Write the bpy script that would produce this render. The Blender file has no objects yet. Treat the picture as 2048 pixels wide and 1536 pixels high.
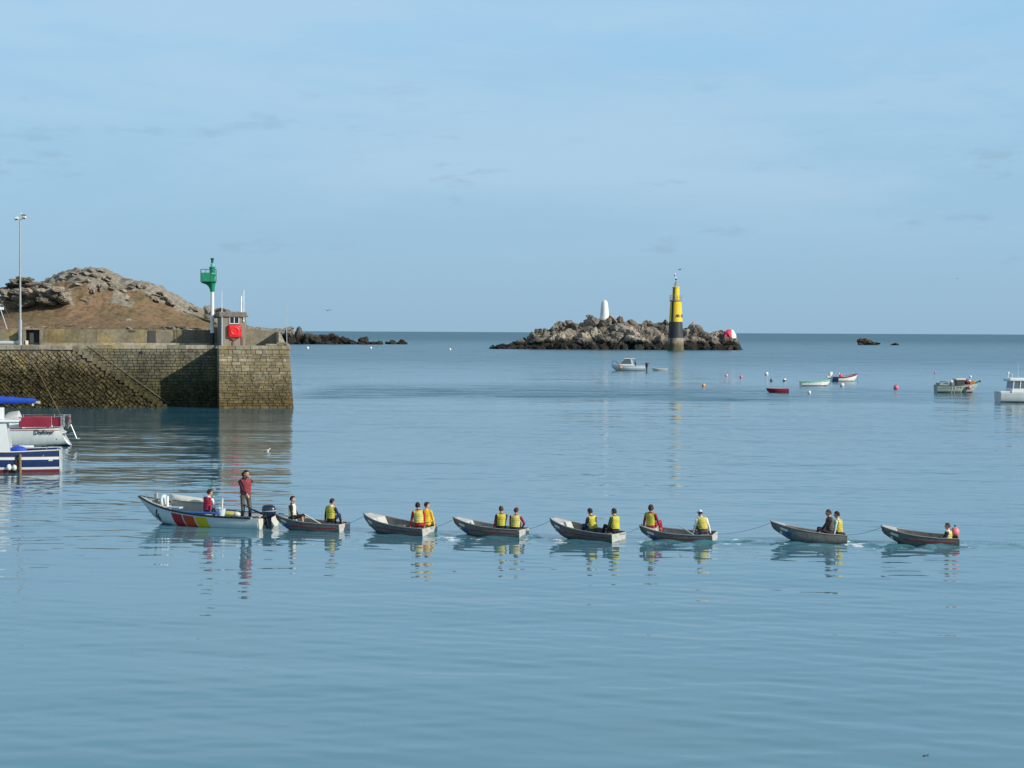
import bpy, bmesh, math, random
import numpy as np
from mathutils import Vector, Matrix, Euler

random.seed(7)
rng = np.random.default_rng(11)
S = bpy.context.scene
COL = S.collection
R = math.radians

# ------------------------------------------------------------------ camera
CAM_H = 6.7                      # eye height above the water, metres
FPX = 3700.0                     # focal length in pixels of the 2048 px wide photograph
cam_d = bpy.data.cameras.new('camera')
cam = bpy.data.objects.new('camera', cam_d)
COL.objects.link(cam)
cam_d.sensor_width = 36.0
cam_d.lens = 36.0 * FPX / 2048.0
cam_d.clip_start = 0.5
cam_d.clip_end = 200000.0
PITCH = math.atan(103.8 / FPX)
ROLL = R(0.27)
CAM_R = Euler((R(90) - PITCH, 0, 0)).to_matrix() @ Matrix.Rotation(ROLL, 3, 'Z')
cam.matrix_world = Matrix.Translation((0, 0, CAM_H)) @ CAM_R.to_4x4()
S.camera = cam

# ------------------------------------------------------------------ sky and sun
SUN_AZ = 64.0                    # degrees to the right of straight behind the viewer
SUN_EL = 27.0
TO_SUN = Vector((math.sin(R(SUN_AZ)) * math.cos(R(SUN_EL)), -math.cos(R(SUN_AZ)) * math.cos(R(SUN_EL)), math.sin(R(SUN_EL))))
W = bpy.data.worlds.new('World')
S.world = W
W.use_nodes = True
nt = W.node_tree
nt.nodes.clear()


def nn(t, kind, **kw):
    n = t.nodes.new(kind)
    for k, v in kw.items():
        if k in n.inputs.keys() if hasattr(n.inputs, 'keys') else False:
            n.inputs[k].default_value = v
        else:
            setattr(n, k, v)
    return n


def mathn(t, op, a, b=None, c=None, clamp=False):
    n = t.nodes.new('ShaderNodeMath')
    n.operation = op
    n.use_clamp = clamp
    for i, v in enumerate((a, b, c)):
        if v is None:
            continue
        if isinstance(v, (int, float)):
            n.inputs[i].default_value = v
        else:
            t.links.new(v, n.inputs[i])
    return n.outputs[0]


def mixc(t, fac, a, b, blend='MIX'):
    n = t.nodes.new('ShaderNodeMix')
    n.data_type = 'RGBA'
    n.blend_type = blend
    n.clamp_factor = True
    for i, v in ((0, fac), (6, a), (7, b)):
        if isinstance(v, (int, float)):
            n.inputs[i].default_value = v
        elif isinstance(v, tuple):
            n.inputs[i].default_value = (*v, 1.0) if len(v) == 3 else v
        else:
            t.links.new(v, n.inputs[i])
    return n.outputs[2]


def mapr(t, v, a, b, c=0.0, d=1.0, smooth=True):
    n = t.nodes.new('ShaderNodeMapRange')
    n.interpolation_type = 'SMOOTHSTEP' if smooth else 'LINEAR'
    n.clamp = True
    t.links.new(v, n.inputs[0])
    for i, x in zip((1, 2, 3, 4), (a, b, c, d)):
        n.inputs[i].default_value = x
    return n.outputs[0]


def noisen(t, vec, scale, detail=4.0, rough=0.55, mapping=None, dist=0.0):
    if mapping is not None:
        m = t.nodes.new('ShaderNodeMapping')
        m.inputs['Scale'].default_value = mapping
        t.links.new(vec, m.inputs['Vector'])
        vec = m.outputs[0]
    n = t.nodes.new('ShaderNodeTexNoise')
    n.inputs['Scale'].default_value = scale
    n.inputs['Detail'].default_value = detail
    n.inputs['Roughness'].default_value = rough
    n.inputs['Distortion'].default_value = dist
    t.links.new(vec, n.inputs['Vector'])
    return n


SKY_STRENGTH = 0.075
sky = nt.nodes.new('ShaderNodeTexSky')
sky.sky_type = 'NISHITA'
sky.sun_disc = False
sky.sun_elevation = R(SUN_EL)
sky.sun_rotation = math.atan2(TO_SUN.x, TO_SUN.y)
sky.altitude = 5.0
sky.air_density = 1.0
sky.dust_density = 0.6
sky.ozone_density = 2.0
tc = nt.nodes.new('ShaderNodeTexCoord')
sep = nt.nodes.new('ShaderNodeSeparateXYZ')
nt.links.new(tc.outputs['Generated'], sep.inputs[0])
elev = sep.outputs[2]
# thin marine haze near the horizon, the same all the way round, then high veil cloud and low scraps of stratus
haze_f = mapr(nt, elev, 0.0, 0.9, 0.95, 0.0, smooth=False)
hazec = mixc(nt, mapr(nt, elev, 0.0, 0.17, 0.0, 1.0, smooth=False), (3.95, 6.4, 8.5), (4.95, 8.75, 12.3))
hazec = mixc(nt, mapr(nt, elev, 0.17, 0.5, 0.0, 1.0, smooth=False), hazec, (7.2, 11.1, 14.2))
c1 = mixc(nt, haze_f, sky.outputs[0], hazec)
veil = noisen(nt, tc.outputs['Generated'], 3.2, 6.0, 0.62, mapping=(1.0, 1.0, 5.0), dist=0.25)
vf = mathn(nt, 'MULTIPLY', mapr(nt, veil.outputs[0], 0.37, 0.66), mapr(nt, elev, 0.02, 0.09))
c2 = mixc(nt, mathn(nt, 'MULTIPLY', vf, 0.5), c1, (6.15, 8.45, 10.5))
wisp = noisen(nt, tc.outputs['Generated'], 15.0, 5.0, 0.6, mapping=(1.0, 1.0, 4.0))
wf = mathn(nt, 'MULTIPLY', mapr(nt, wisp.outputs[0], 0.58, 0.70), mathn(nt, 'MULTIPLY', mapr(nt, elev, 0.02, 0.05), mapr(nt, elev, 0.08, 0.16, 1.0, 0.0)))
c3 = mixc(nt, mathn(nt, 'MULTIPLY', wf, 0.42), c2, (3.5, 5.4, 7.2))
bg = nt.nodes.new('ShaderNodeBackground')
bg.inputs['Strength'].default_value = SKY_STRENGTH
nt.links.new(c3, bg.inputs['Color'])
wo = nt.nodes.new('ShaderNodeOutputWorld')
nt.links.new(bg.outputs[0], wo.inputs['Surface'])

sl = bpy.data.lights.new('sun', 'SUN')
sl.energy = 4.8
sl.angle = R(0.5)
sl.color = (1.0, 0.93, 0.82)
sun = bpy.data.objects.new('sun', sl)
COL.objects.link(sun)
sun.rotation_euler = TO_SUN.to_track_quat('Z', 'Y').to_euler()
sun.location = (60, -40, 60)

S.view_settings.view_transform = 'Standard'
S.view_settings.look = 'None'
S.view_settings.exposure = 0.05
S.view_settings.gamma = 1.0
S.view_settings.use_curve_mapping = False
S.render.engine = 'CYCLES'
S.cycles.max_bounces = 6
S.cycles.caustics_reflective = False
S.cycles.caustics_refractive = False


# ------------------------------------------------------------------ placing helpers
def ray(px, py):
    return CAM_R @ Vector(((px - 1024) / FPX, -(py - 768) / FPX, -1))


def PIX(px, py, z=0.0):
    """Point of the horizontal plane z seen at a pixel of the photograph."""
    d = ray(px, py)
    k = (z - CAM_H) / d.z
    return Vector((d.x * k, d.y * k, z))


def AT(px, py, Y):
    """Point at depth Y seen at a pixel of the photograph."""
    d = ray(px, py)
    k = Y / d.y
    return Vector((d.x * k, Y, CAM_H + d.z * k))


# ------------------------------------------------------------------ materials
MATS = {}


def M(name, col, rough=0.6, metal=0.0, var=0.12, scale=6.0, bump=0.0, bscale=30.0, spec=0.5, col2=None, m2=(0.5, 0.65), tint=False, coat=0.0, streak=False):
    if name in MATS:
        return MATS[name]
    m = bpy.data.materials.new(name)
    m.use_nodes = True
    t = m.node_tree
    b = t.nodes['Principled BSDF']
    tcn = t.nodes.new('ShaderNodeTexCoord')
    n1 = noisen(t, tcn.outputs['Object'], scale, 6.0 if streak else 5.0, 0.65 if streak else 0.6, mapping=(1.0, 1.0, 0.12) if streak else None)
    f = mapr(t, n1.outputs[0], 0.3, 0.7, 1.0 - var, 1.0 + var, smooth=False)
    base = mixc(t, mapr(t, n1.outputs[0], m2[0], m2[1]), col, col2) if col2 else None
    hsv = t.nodes.new('ShaderNodeHueSaturation')
    if base is None:
        hsv.inputs['Color'].default_value = (*col, 1)
    else:
        t.links.new(base, hsv.inputs['Color'])
    if tint:
        oi = t.nodes.new('ShaderNodeObjectInfo')
        f = mathn(t, 'MULTIPLY', f, mapr(t, oi.outputs['Random'], 0, 1, 0.75, 1.25, smooth=False))
    t.links.new(f, hsv.inputs['Value'])
    t.links.new(hsv.outputs[0], b.inputs['Base Color'])
    b.inputs['Roughness'].default_value = rough
    b.inputs['Metallic'].default_value = metal
    b.inputs['Specular IOR Level'].default_value = spec
    b.inputs['Coat Weight'].default_value = coat
    if bump:
        n2 = noisen(t, tcn.outputs['Object'], bscale, 4.0, 0.6)
        bn = t.nodes.new('ShaderNodeBump')
        bn.inputs['Strength'].default_value = bump
        bn.inputs['Distance'].default_value = 0.05
        t.links.new(n2.outputs[0], bn.inputs['Height'])
        t.links.new(bn.outputs[0], b.inputs['Normal'])
    MATS[name] = m
    return m


# ------------------------------------------------------------------ mesh building
def link(o, parent=None):
    COL.objects.link(o)
    if parent is not None:
        o.parent = parent
    return o


def tag(o, label=None, cat=None, group=None, kind=None):
    if label:
        o['label'] = label
    if cat:
        o['category'] = cat
    if group:
        o['group'] = group
    if kind:
        o['kind'] = kind
    return o


def thing(name, label, cat, loc=(0, 0, 0), rz=0.0, group=None, rot=None):
    o = bpy.data.objects.new(name, None)
    o.empty_display_size = 0.2
    link(o)
    o.location = loc
    o.rotation_euler = rot if rot is not None else (0, 0, rz)
    return tag(o, label, cat, group)


def frame_of(d, up=Vector((0, 0, 1))):
    d = d.normalized()
    if abs(d.dot(up)) > 0.98:
        up = Vector((1, 0, 0))
    a = d.cross(up).normalized()
    b = a.cross(d).normalized()
    return a, b


class MB:
    def __init__(self):
        self.v, self.f, self.mi, self.cur = [], [], [], 0

    def add(self, vs, fs):
        o = len(self.v)
        self.v += [tuple(x) for x in vs]
        self.f += [tuple(i + o for i in f) for f in fs]
        self.mi += [self.cur] * len(fs)
        return self

    def box(self, c, s, rz=0.0, rot=None):
        hx, hy, hz = s[0] / 2, s[1] / 2, s[2] / 2
        vs = [Vector((x, y, z)) for x in (-hx, hx) for y in (-hy, hy) for z in (-hz, hz)]
        rm = rot if rot is not None else Matrix.Rotation(rz, 3, 'Z')
        c = Vector(c)
        return self.add([rm @ p + c for p in vs], [(0, 1, 3, 2), (4, 6, 7, 5), (0, 4, 5, 1), (2, 3, 7, 6), (0, 2, 6, 4), (1, 5, 7, 3)])

    def rbox(self, c, s, r=0.02, rot=None, seg=2):
        """Box with rounded edges."""
        bm = bmesh.new()
        bmesh.ops.create_cube(bm, size=1.0)
        bmesh.ops.scale(bm, vec=s, verts=bm.verts)
        bmesh.ops.bevel(bm, geom=list(bm.edges), offset=r, segments=seg, affect='EDGES', profile=0.6)
        bm.verts.ensure_lookup_table()
        rm = rot if rot is not None else Matrix.Identity(3)
        c = Vector(c)
        vs = [rm @ v.co + c for v in bm.verts]
        fs = [[v.index for v in f.verts] for f in bm.faces]
        bm.free()
        return self.add(vs, fs)

    def loft(self, rings, cap0=True, cap1=True, closed=True):
        n = len(rings[0])
        vs = [p for r in rings for p in r]
        fs = []
        for i in range(len(rings) - 1):
            for j in range(n if closed else n - 1):
                k = (j + 1) % n
                fs.append((i * n + j, i * n + k, (i + 1) * n + k, (i + 1) * n + j))
        if cap0:
            fs.append(tuple(range(n - 1, -1, -1)))
        if cap1:
            fs.append(tuple((len(rings) - 1) * n + j for j in range(n)))
        return self.add(vs, fs)

    def tube(self, pts, rad, n=8, cap=True):
        pts = [Vector(p) for p in pts]
        rad = rad if isinstance(rad, (list, tuple)) else [rad] * len(pts)
        rings = []
        for i, p in enumerate(pts):
            d = pts[min(i + 1, len(pts) - 1)] - pts[max(i - 1, 0)]
            a, b = frame_of(d)
            rings.append([p + (a * math.cos(2 * math.pi * j / n) + b * math.sin(2 * math.pi * j / n)) * rad[i] for j in range(n)])
        return self.loft(rings, cap, cap)

    def lathe(self, prof, n=16, c=(0, 0, 0), axis=None):
        c = Vector(c)
        rm = axis if axis is not None else Matrix.Identity(3)
        rings = [[c + rm @ Vector((r * math.cos(2 * math.pi * j / n), r * math.sin(2 * math.pi * j / n), z)) for j in range(n)] for r, z in prof]
        return self.loft(rings)

    def ell(self, c, s, n=14, m=9, rot=None):
        prof = [(max(1e-4, math.sin(math.pi * i / m)), -math.cos(math.pi * i / m)) for i in range(m + 1)]
        rm = (rot if rot is not None else Matrix.Identity(3)) @ Matrix.Diagonal(Vector(s))
        return self.lathe(prof, n, c, rm)

    def prism(self, poly, y0, y1):
        """Polygon in (x, z) extruded along y."""
        n = len(poly)
        vs = [(x, y0, z) for x, z in poly] + [(x, y1, z) for x, z in poly]
        fs = [tuple(range(n)), tuple(range(2 * n - 1, n - 1, -1))] + [(i, i + n, (i + 1) % n + n, (i + 1) % n) for i in range(n)]
        return self.add(vs, fs)

    def build(self, name, mat, parent=None, smooth=False, loc=None, rot=None):
        me = bpy.data.meshes.new(name)
        me.from_pydata(self.v, [], self.f)
        for m in (mat if isinstance(mat, (list, tuple)) else [mat]):
            me.materials.append(m)
        if any(self.mi):
            me.polygons.foreach_set('material_index', self.mi)
        bm = bmesh.new()
        bm.from_mesh(me)
        bmesh.ops.recalc_face_normals(bm, faces=bm.faces)
        bm.to_mesh(me)
        bm.free()
        if smooth:
            me.polygons.foreach_set('use_smooth', [True] * len(me.polygons))
            me.set_sharp_from_angle(angle=R(smooth if smooth is not True else 40))
        me.update()
        o = link(bpy.data.objects.new(name, me), parent)
        if loc is not None:
            o.location = loc
        if rot is not None:
            o.rotation_euler = rot
        return o


def np_mesh(name, v, f):
    me = bpy.data.meshes.new(name)
    me.vertices.add(len(v))
    me.vertices.foreach_set('co', np.asarray(v, np.float32).ravel())
    k = f.shape[1]
    me.loops.add(f.size)
    me.loops.foreach_set('vertex_index', f.astype(np.int32).ravel())
    me.polygons.add(len(f))
    me.polygons.foreach_set('loop_start', np.arange(0, f.size, k, dtype=np.int32))
    me.polygons.foreach_set('use_smooth', np.ones(len(f), bool))
    me.update(calc_edges=True)
    me.validate()
    return me


def grid_faces(nr, nc):
    i = np.arange(nr - 1)[:, None] * nc + np.arange(nc - 1)[None, :]
    return np.stack([i, i + 1, i + nc + 1, i + nc], -1).reshape(-1, 4)


def vnoise(x, y, seed=0):
    """Smooth value noise, vectorised."""
    xi, yi = np.floor(x), np.floor(y)
    xf, yf = x - xi, y - yi
    u, v = xf * xf * (3 - 2 * xf), yf * yf * (3 - 2 * yf)

    def h(a, b):
        s = np.sin(a * 127.1 + b * 311.7 + seed * 74.7) * 43758.5453
        return s - np.floor(s)
    return (h(xi, yi) * (1 - u) + h(xi + 1, yi) * u) * (1 - v) + (h(xi, yi + 1) * (1 - u) + h(xi + 1, yi + 1) * u) * v


def fbm(x, y, seed=0, o=5, g=0.5):
    a, t, s = 1.0, 0.0, 0.0
    for k in range(o):
        t = t + a * (vnoise(x, y, seed + k) - 0.5)
        s += a
        a *= g
        x, y = x * 2.03 + 5.1, y * 2.03 + 3.7
    return t / s


def lettering(txt, size, mat, parent, loc, rot, name='lettering', extrude=0.004, bold=0.0, xscale=1.0):
    cu = bpy.data.curves.new(name, 'FONT')
    cu.body = txt
    cu.size = size
    cu.extrude = extrude
    cu.offset = bold
    cu.align_x = 'CENTER'
    o = bpy.data.objects.new('tmp', cu)
    COL.objects.link(o)
    bpy.context.view_layer.update()
    me = bpy.data.meshes.new_from_object(o.evaluated_get(bpy.context.evaluated_depsgraph_get()))
    bpy.data.objects.remove(o)
    bpy.data.curves.remove(cu)
    me.materials.clear()
    me.materials.append(mat)
    ob = link(bpy.data.objects.new(name, me), parent)
    ob.location = loc
    ob.rotation_euler = rot
    ob.scale = (xscale, 1, 1)
    return ob

# ------------------------------------------------------------------ the sea
TOW_ROW = [  # bow pixel, far stern pixel, water line y, apparent turn of each dinghy in the tow
    (555, 695, 1062), (727, 870, 1068), (908, 1055, 1073), (1100, 1246, 1080), (1285, 1433, 1082), (1543, 1690, 1085), (1765, 1915, 1090)]


def build_sea():
    ys = [20.0]
    while ys[-1] < 210:
        ys.append(ys[-1] + max(0.07, 0.0021 * ys[-1]))
    ys = np.array(ys)
    xs = [0.0]
    while xs[-1] < 90:
        xs.append(xs[-1] + (0.16 if xs[-1] < 21 else 0.16 + 0.012 * (xs[-1] - 21)))
    xs = np.array(xs)
    xs = np.concatenate([-xs[:0:-1], xs])
    X, Y = np.meshgrid(xs, ys)
    Z = np.zeros_like(X)
    # long crested wavelets running towards the viewer
    for lam, slope, spread, cnt in ((9.0, 0.005, 0.25, 4), (4.5, 0.007, 0.3, 7), (2.2, 0.009, 0.35, 10), (1.2, 0.015, 0.45, 14), (0.75, 0.018, 0.6, 16), (0.48, 0.012, 0.7, 14)):
        for _ in range(cnt):
            L = lam * rng.uniform(0.7, 1.35)
            th = rng.normal(0, spread) + 0.06
            k = 2 * np.pi / L
            A = slope / k * math.sqrt(2.0 / cnt) * rng.uniform(0.6, 1.4)
            Z += A * np.sin(k * (np.sin(th) * X + np.cos(th) * Y) + rng.uniform(0, 6.28))
    Z *= 0.55 + 0.95 * np.clip(0.5 + 1.6 * fbm(X / 16, Y / 22, 3, 3), 0, 1)
    # churned water round and behind the towed boats
    line = [(PIX(b, w), PIX(s, w)) for b, s, w in TOW_ROW]
    px = np.array([p.x for q in line for p in q])
    py = np.array([p.y for q in line for p in q])
    px = np.concatenate([[px[0] - 2.0], px, [px[-1] + 4, px[-1] + 14]])
    py = np.concatenate([[py[0]], py, [py[-1], py[-1]]])
    d = Y - np.interp(X, px, py) - 0.25 * np.sin(X * 0.9)
    churn = np.exp(-(d / 1.15) ** 2)
    ramp = np.interp(X, [-9, -6.5, -3, 4, 12, 30], [0, 0.4, 0.75, 1.0, 1.0, 0.9])
    churn *= ramp * (0.35 + 1.3 * np.clip(0.5 + fbm(X / 1.9, Y / 1.5, 9, 4) * 1.8, 0, 1))
    C = np.zeros_like(X)
    for _ in range(40):
        L = rng.uniform(0.45, 1.5)
        th = rng.uniform(-1.3, 1.3)
        k = 2 * np.pi / L
        C += 0.040 / k * np.sin(k * (np.sin(th) * X + np.cos(th) * Y) + rng.uniform(0, 6.28))
    Z += C * churn
    edge = np.clip((90 - np.abs(X)) / 20, 0, 1) * np.clip((210 - Y) / 60, 0, 1) * np.clip((Y - 20) / 2, 0, 1)
    Z *= edge
    v = np.stack([X, Y, Z], -1).reshape(-1, 3)
    f = grid_faces(len(ys), len(xs))
    # the sheet beyond the fine grid, out to the horizon and behind the viewer
    n0 = len(v)
    x0, x1, y0, y1 = -float(xs[-1]), float(xs[-1]), float(ys[0]), float(ys[-1])
    B = 150000.0
    ov = np.array([(-B, -B, 0), (B, -B, 0), (-B, y0, 0), (x0, y0, 0), (x1, y0, 0), (B, y0, 0), (-B, y1, 0), (x0, y1, 0), (x1, y1, 0), (B, y1, 0), (-B, B, 0), (B, B, 0)])
    of = np.array([(0, 1, 5, 2), (2, 3, 7, 6), (4, 5, 9, 8), (6, 9, 11, 10)]) + n0
    me = np_mesh('sea', np.concatenate([v, ov]), np.concatenate([f, of]))
    foam = np.clip((fbm(X * 2.6, Y * 1.6, 21, 4, 0.62) - 0.04) * 7, 0, 1) * np.clip(churn * 2.2 - 0.55, 0, 1)
    bx = np.zeros_like(X)
    for b, s in line:   # foam only just behind each stern and at the cut of each bow
        bx += np.exp(-((X - s.x - 0.35) / 0.5) ** 2) + 0.7 * np.exp(-((X - b.x - 0.45) / 0.45) ** 2)
    foam *= np.clip(bx, 0, 1) * 0.9
    a = me.attributes.new('foam', 'FLOAT', 'POINT')
    a.data.foreach_set('value', np.concatenate([foam.ravel(), np.zeros(len(ov))]).astype(np.float32))
    a = me.attributes.new('churn', 'FLOAT', 'POINT')
    a.data.foreach_set('value', np.concatenate([np.clip(churn * edge, 0, 1).ravel(), np.zeros(len(ov))]).astype(np.float32))
    o = link(bpy.data.objects.new('sea', me))
    tag(o, 'calm pale blue harbour water stretching to the open sea', 'sea', kind='structure')
    m = bpy.data.materials.new('sea_water')
    m.use_nodes = True
    t = m.node_tree
    b = t.nodes['Principled BSDF']
    g = t.nodes.new('ShaderNodeNewGeometry')
    pos = g.outputs['Position']
    sp = t.nodes.new('ShaderNodeSeparateXYZ')
    t.links.new(pos, sp.inputs[0])
    at1 = t.nodes.new('ShaderNodeAttribute')
    at1.attribute_name = 'foam'
    at2 = t.nodes.new('ShaderNodeAttribute')
    at2.attribute_name = 'churn'
    # cat's-paws: patches where the breeze roughens the surface; a rippled stream of tide off the pier head; open sea outside
    paws = noisen(t, pos, 0.02, 4.0, 0.6, mapping=(0.35, 1.0, 1.0))
    paw = mapr(t, paws.outputs[0], 0.42, 0.68)
    wob = noisen(t, pos, 0.03, 3.0, 0.5, mapping=(1.0, 1.0, 1.0))
    yw = mathn(t, 'ADD', sp.outputs[1], mathn(t, 'MULTIPLY', wob.outputs[0], 26.0))
    stream = mathn(t, 'MULTIPLY', mapr(t, yw, 186, 204), mapr(t, yw, 222, 268, 1.0, 0.0))
    stream = mathn(t, 'MULTIPLY', stream, mapr(t, sp.outputs[0], -26, -19))
    stream = mathn(t, 'MULTIPLY', stream, mapr(t, sp.outputs[0], 5, 60, 1.0, 0.35))
    outer = mapr(t, sp.outputs[1], 700, 1900)
    amp = mathn(t, 'MULTIPLY_ADD', paw, 0.034, 0.017)
    far = mapr(t, sp.outputs[1], 68, 135)
    amp = mathn(t, 'MULTIPLY_ADD', far, 0.075, amp)
    amp = mathn(t, 'MULTIPLY_ADD', mapr(t, sp.outputs[1], 170, 420), 0.32, amp)
    amp = mathn(t, 'MULTIPLY_ADD', stream, 0.42, amp)
    amp = mathn(t, 'MULTIPLY_ADD', outer, 0.30, amp)
    amp = mathn(t, 'MULTIPLY_ADD', at2.outputs['Fac'], 0.34, amp)
    r1 = noisen(t, pos, 2.1, 4.0, 0.6, mapping=(0.35, 1.0, 1.0))
    r2 = noisen(t, pos, 0.33, 3.0, 0.5, mapping=(0.3, 1.0, 1.0))
    mx = mixc(t, 0.5, r1.outputs[1], r2.outputs[1])
    r3 = noisen(t, pos, 3.2, 3.0, 0.6, mapping=(0.8, 1.0, 1.0))
    mx = mixc(t, mathn(t, 'MULTIPLY', at2.outputs['Fac'], 0.6), mx, r3.outputs[1])
    sc = t.nodes.new('ShaderNodeSeparateColor')
    t.links.new(mx, sc.inputs[0])
    nx = mathn(t, 'MULTIPLY', mathn(t, 'SUBTRACT', sc.outputs[0], 0.5), mathn(t, 'MULTIPLY', amp, 1.3))
    ny = mathn(t, 'MULTIPLY', mathn(t, 'SUBTRACT', sc.outputs[1], 0.5), mathn(t, 'MULTIPLY', amp, 3.4))
    cb = t.nodes.new('ShaderNodeCombineXYZ')
    t.links.new(nx, cb.inputs[0])
    t.links.new(ny, cb.inputs[1])
    va = t.nodes.new('ShaderNodeVectorMath')
    va.operation = 'ADD'
    t.links.new(g.outputs['Normal'], va.inputs[0])
    t.links.new(cb.outputs[0], va.inputs[1])
    vn = t.nodes.new('ShaderNodeVectorMath')
    vn.operation = 'NORMALIZE'
    t.links.new(va.outputs[0], vn.inputs[0])
    t.links.new(vn.outputs[0], b.inputs['Normal'])
    # sky light on the near water put into its colour, darker towards the pier
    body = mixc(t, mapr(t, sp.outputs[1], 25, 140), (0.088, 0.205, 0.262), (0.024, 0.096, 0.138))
    body = mixc(t, mathn(t, 'MULTIPLY', at2.outputs['Fac'], 0.4), body, (0.015, 0.125, 0.125))
    fz = noisen(t, pos, 5.0, 4.0, 0.7, mapping=(0.7, 1.0, 1.0))
    fm = mathn(t, 'MULTIPLY', mapr(t, mathn(t, 'ADD', fz.outputs[0], mathn(t, 'MULTIPLY', at1.outputs['Fac'], 0.25)), 0.60, 0.68), mapr(t, at1.outputs['Fac'], 0.05, 0.35))
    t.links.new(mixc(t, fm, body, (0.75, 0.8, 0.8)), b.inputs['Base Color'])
    rg = mathn(t, 'MULTIPLY_ADD', outer, 0.12, 0.035)
    rg = mathn(t, 'MULTIPLY_ADD', far, 0.05, rg)
    sk = noisen(t, pos, 0.5, 5.0, 0.75, mapping=(0.16, 1.0, 1.0))
    ruf = mathn(t, 'MULTIPLY', stream, mapr(t, sk.outputs[0], 0.42, 0.58, 0.12, 1.0))
    rg = mathn(t, 'MULTIPLY_ADD', ruf, 0.32, rg)
    rg = mathn(t, 'MULTIPLY_ADD', mathn(t, 'MULTIPLY', at2.outputs['Fac'], mapr(t, r3.outputs[0], 0.45, 0.6)), 0.2, rg)
    rg = mathn(t, 'MULTIPLY_ADD', mapr(t, sp.outputs[1], 180, 500), 0.17, rg)
    t.links.new(mathn(t, 'MULTIPLY_ADD', fm, 0.5, rg), b.inputs['Roughness'])
    b.inputs['IOR'].default_value = 1.333
    me.materials.append(m)
    return o


sea = build_sea()

# ------------------------------------------------------------------ masonry materials
def stone_mat(name, pale, warm, dark, tide, dry=1.2, lichen=0.5, random_by='object', rough=0.9, green=(0.075, 0.07, 0.025)):
    """Stone that is weed-stained below a tide line; random shade for each block."""
    m = bpy.data.materials.new(name)
    m.use_nodes = True
    t = m.node_tree
    b = t.nodes['Principled BSDF']
    g = t.nodes.new('ShaderNodeNewGeometry')
    sp = t.nodes.new('ShaderNodeSeparateXYZ')
    t.links.new(g.outputs['Position'], sp.inputs[0])
    if random_by == 'object':
        oi = t.nodes.new('ShaderNodeObjectInfo')
        rnd = oi.outputs['Random']
    else:
        a = t.nodes.new('ShaderNodeAttribute')
        a.attribute_name = 'rnd'
        rnd = a.outputs['Fac']
    big = noisen(t, g.outputs['Position'], 0.35, 5.0, 0.6)
    fine = noisen(t, g.outputs['Position'], 3.5, 6.0, 0.65)
    c = mixc(t, mapr(t, rnd, 0.1, 0.9), pale, warm)
    c = mixc(t, mathn(t, 'MULTIPLY', mapr(t, big.outputs[0], 0.5, 0.68), lichen), c, (0.30, 0.22, 0.06))
    zz = mathn(t, 'ADD', sp.outputs[2], mathn(t, 'MULTIPLY', mathn(t, 'SUBTRACT', big.outputs[0], 0.5), 3.2))
    zz = mathn(t, 'ADD', zz, mathn(t, 'MULTIPLY', mathn(t, 'SUBTRACT', rnd, 0.5), 0.9))
    wet = mapr(t, zz, tide - dry, tide + dry, 1.0, 0.0)
    weed = mixc(t, mapr(t, fine.outputs[0], 0.42, 0.62), dark, green)
    c = mixc(t, wet, c, weed)
    h = t.nodes.new('ShaderNodeHueSaturation')
    t.links.new(c, h.inputs['Color'])
    blot = noisen(t, g.outputs['Position'], 0.9, 6.0, 0.7, mapping=(1.0, 1.0, 0.45))
    v = mathn(t, 'MULTIPLY', mapr(t, fine.outputs[0], 0.3, 0.7, 0.72, 1.25, smooth=False), mapr(t, mathn(t, 'FRACT', mathn(t, 'MULTIPLY', rnd, 7.31)), 0, 1, 1.16, 0.84, smooth=False))
    v = mathn(t, 'MULTIPLY', v, mapr(t, blot.outputs[0], 0.32, 0.68, 0.62, 1.32, smooth=False))
    t.links.new(v, h.inputs['Value'])
    t.links.new(h.outputs[0], b.inputs['Base Color'])
    b.inputs['Roughness'].default_value = rough
    b.inputs['Specular IOR Level'].default_value = 0.25
    bn = t.nodes.new('ShaderNodeBump')
    bn.inputs['Strength'].default_value = 0.6
    bn.inputs['Distance'].default_value = 0.06
    t.links.new(fine.outputs[0], bn.inputs['Height'])
    t.links.new(bn.outputs[0], b.inputs['Normal'])
    MATS[name] = m
    return m


m_head = stone_mat('head_stone', (0.33, 0.285, 0.205), (0.23, 0.185, 0.105), (0.10, 0.075, 0.04), 2.3, 2.3, 0.55, green=(0.15, 0.115, 0.04))
m_headj = stone_mat('head_joint', (0.25, 0.215, 0.155), (0.21, 0.175, 0.115), (0.07, 0.053, 0.03), 2.3, 2.3, 0.3)
m_recess = stone_mat('recess_stone', (0.185, 0.17, 0.125), (0.14, 0.127, 0.085), (0.04, 0.037, 0.02), 3.2, 2.2, 0.35, 'attr')
m_recessj = stone_mat('recess_joint', (0.19, 0.18, 0.135), (0.16, 0.15, 0.105), (0.05, 0.046, 0.026), 2.6, 2.0, 0.1)
m_flank = stone_mat('flank_stone', (0.27, 0.235, 0.165), (0.18, 0.145, 0.075), (0.038, 0.03, 0.014), 3.7, 1.1, 0.8, 'attr', green=(0.085, 0.07, 0.027))
m_flankj = stone_mat('flank_joint', (0.11, 0.095, 0.07), (0.10, 0.08, 0.05), (0.015, 0.013, 0.008), 3.2, 0.9, 0.2)
m_step = stone_mat('step_stone', (0.22, 0.19, 0.135), (0.17, 0.14, 0.085), (0.055, 0.044, 0.02), 3.2, 1.8, 0.8)
m_cope = stone_mat('coping_stone', (0.29, 0.26, 0.195), (0.23, 0.205, 0.145), (0.2, 0.17, 0.10), -5, 0.5, 0.75)
m_conc = stone_mat('parapet_concrete', (0.215, 0.192, 0.142), (0.19, 0.167, 0.118), (0.2, 0.17, 0.10), -5, 0.5, 0.45)
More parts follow.
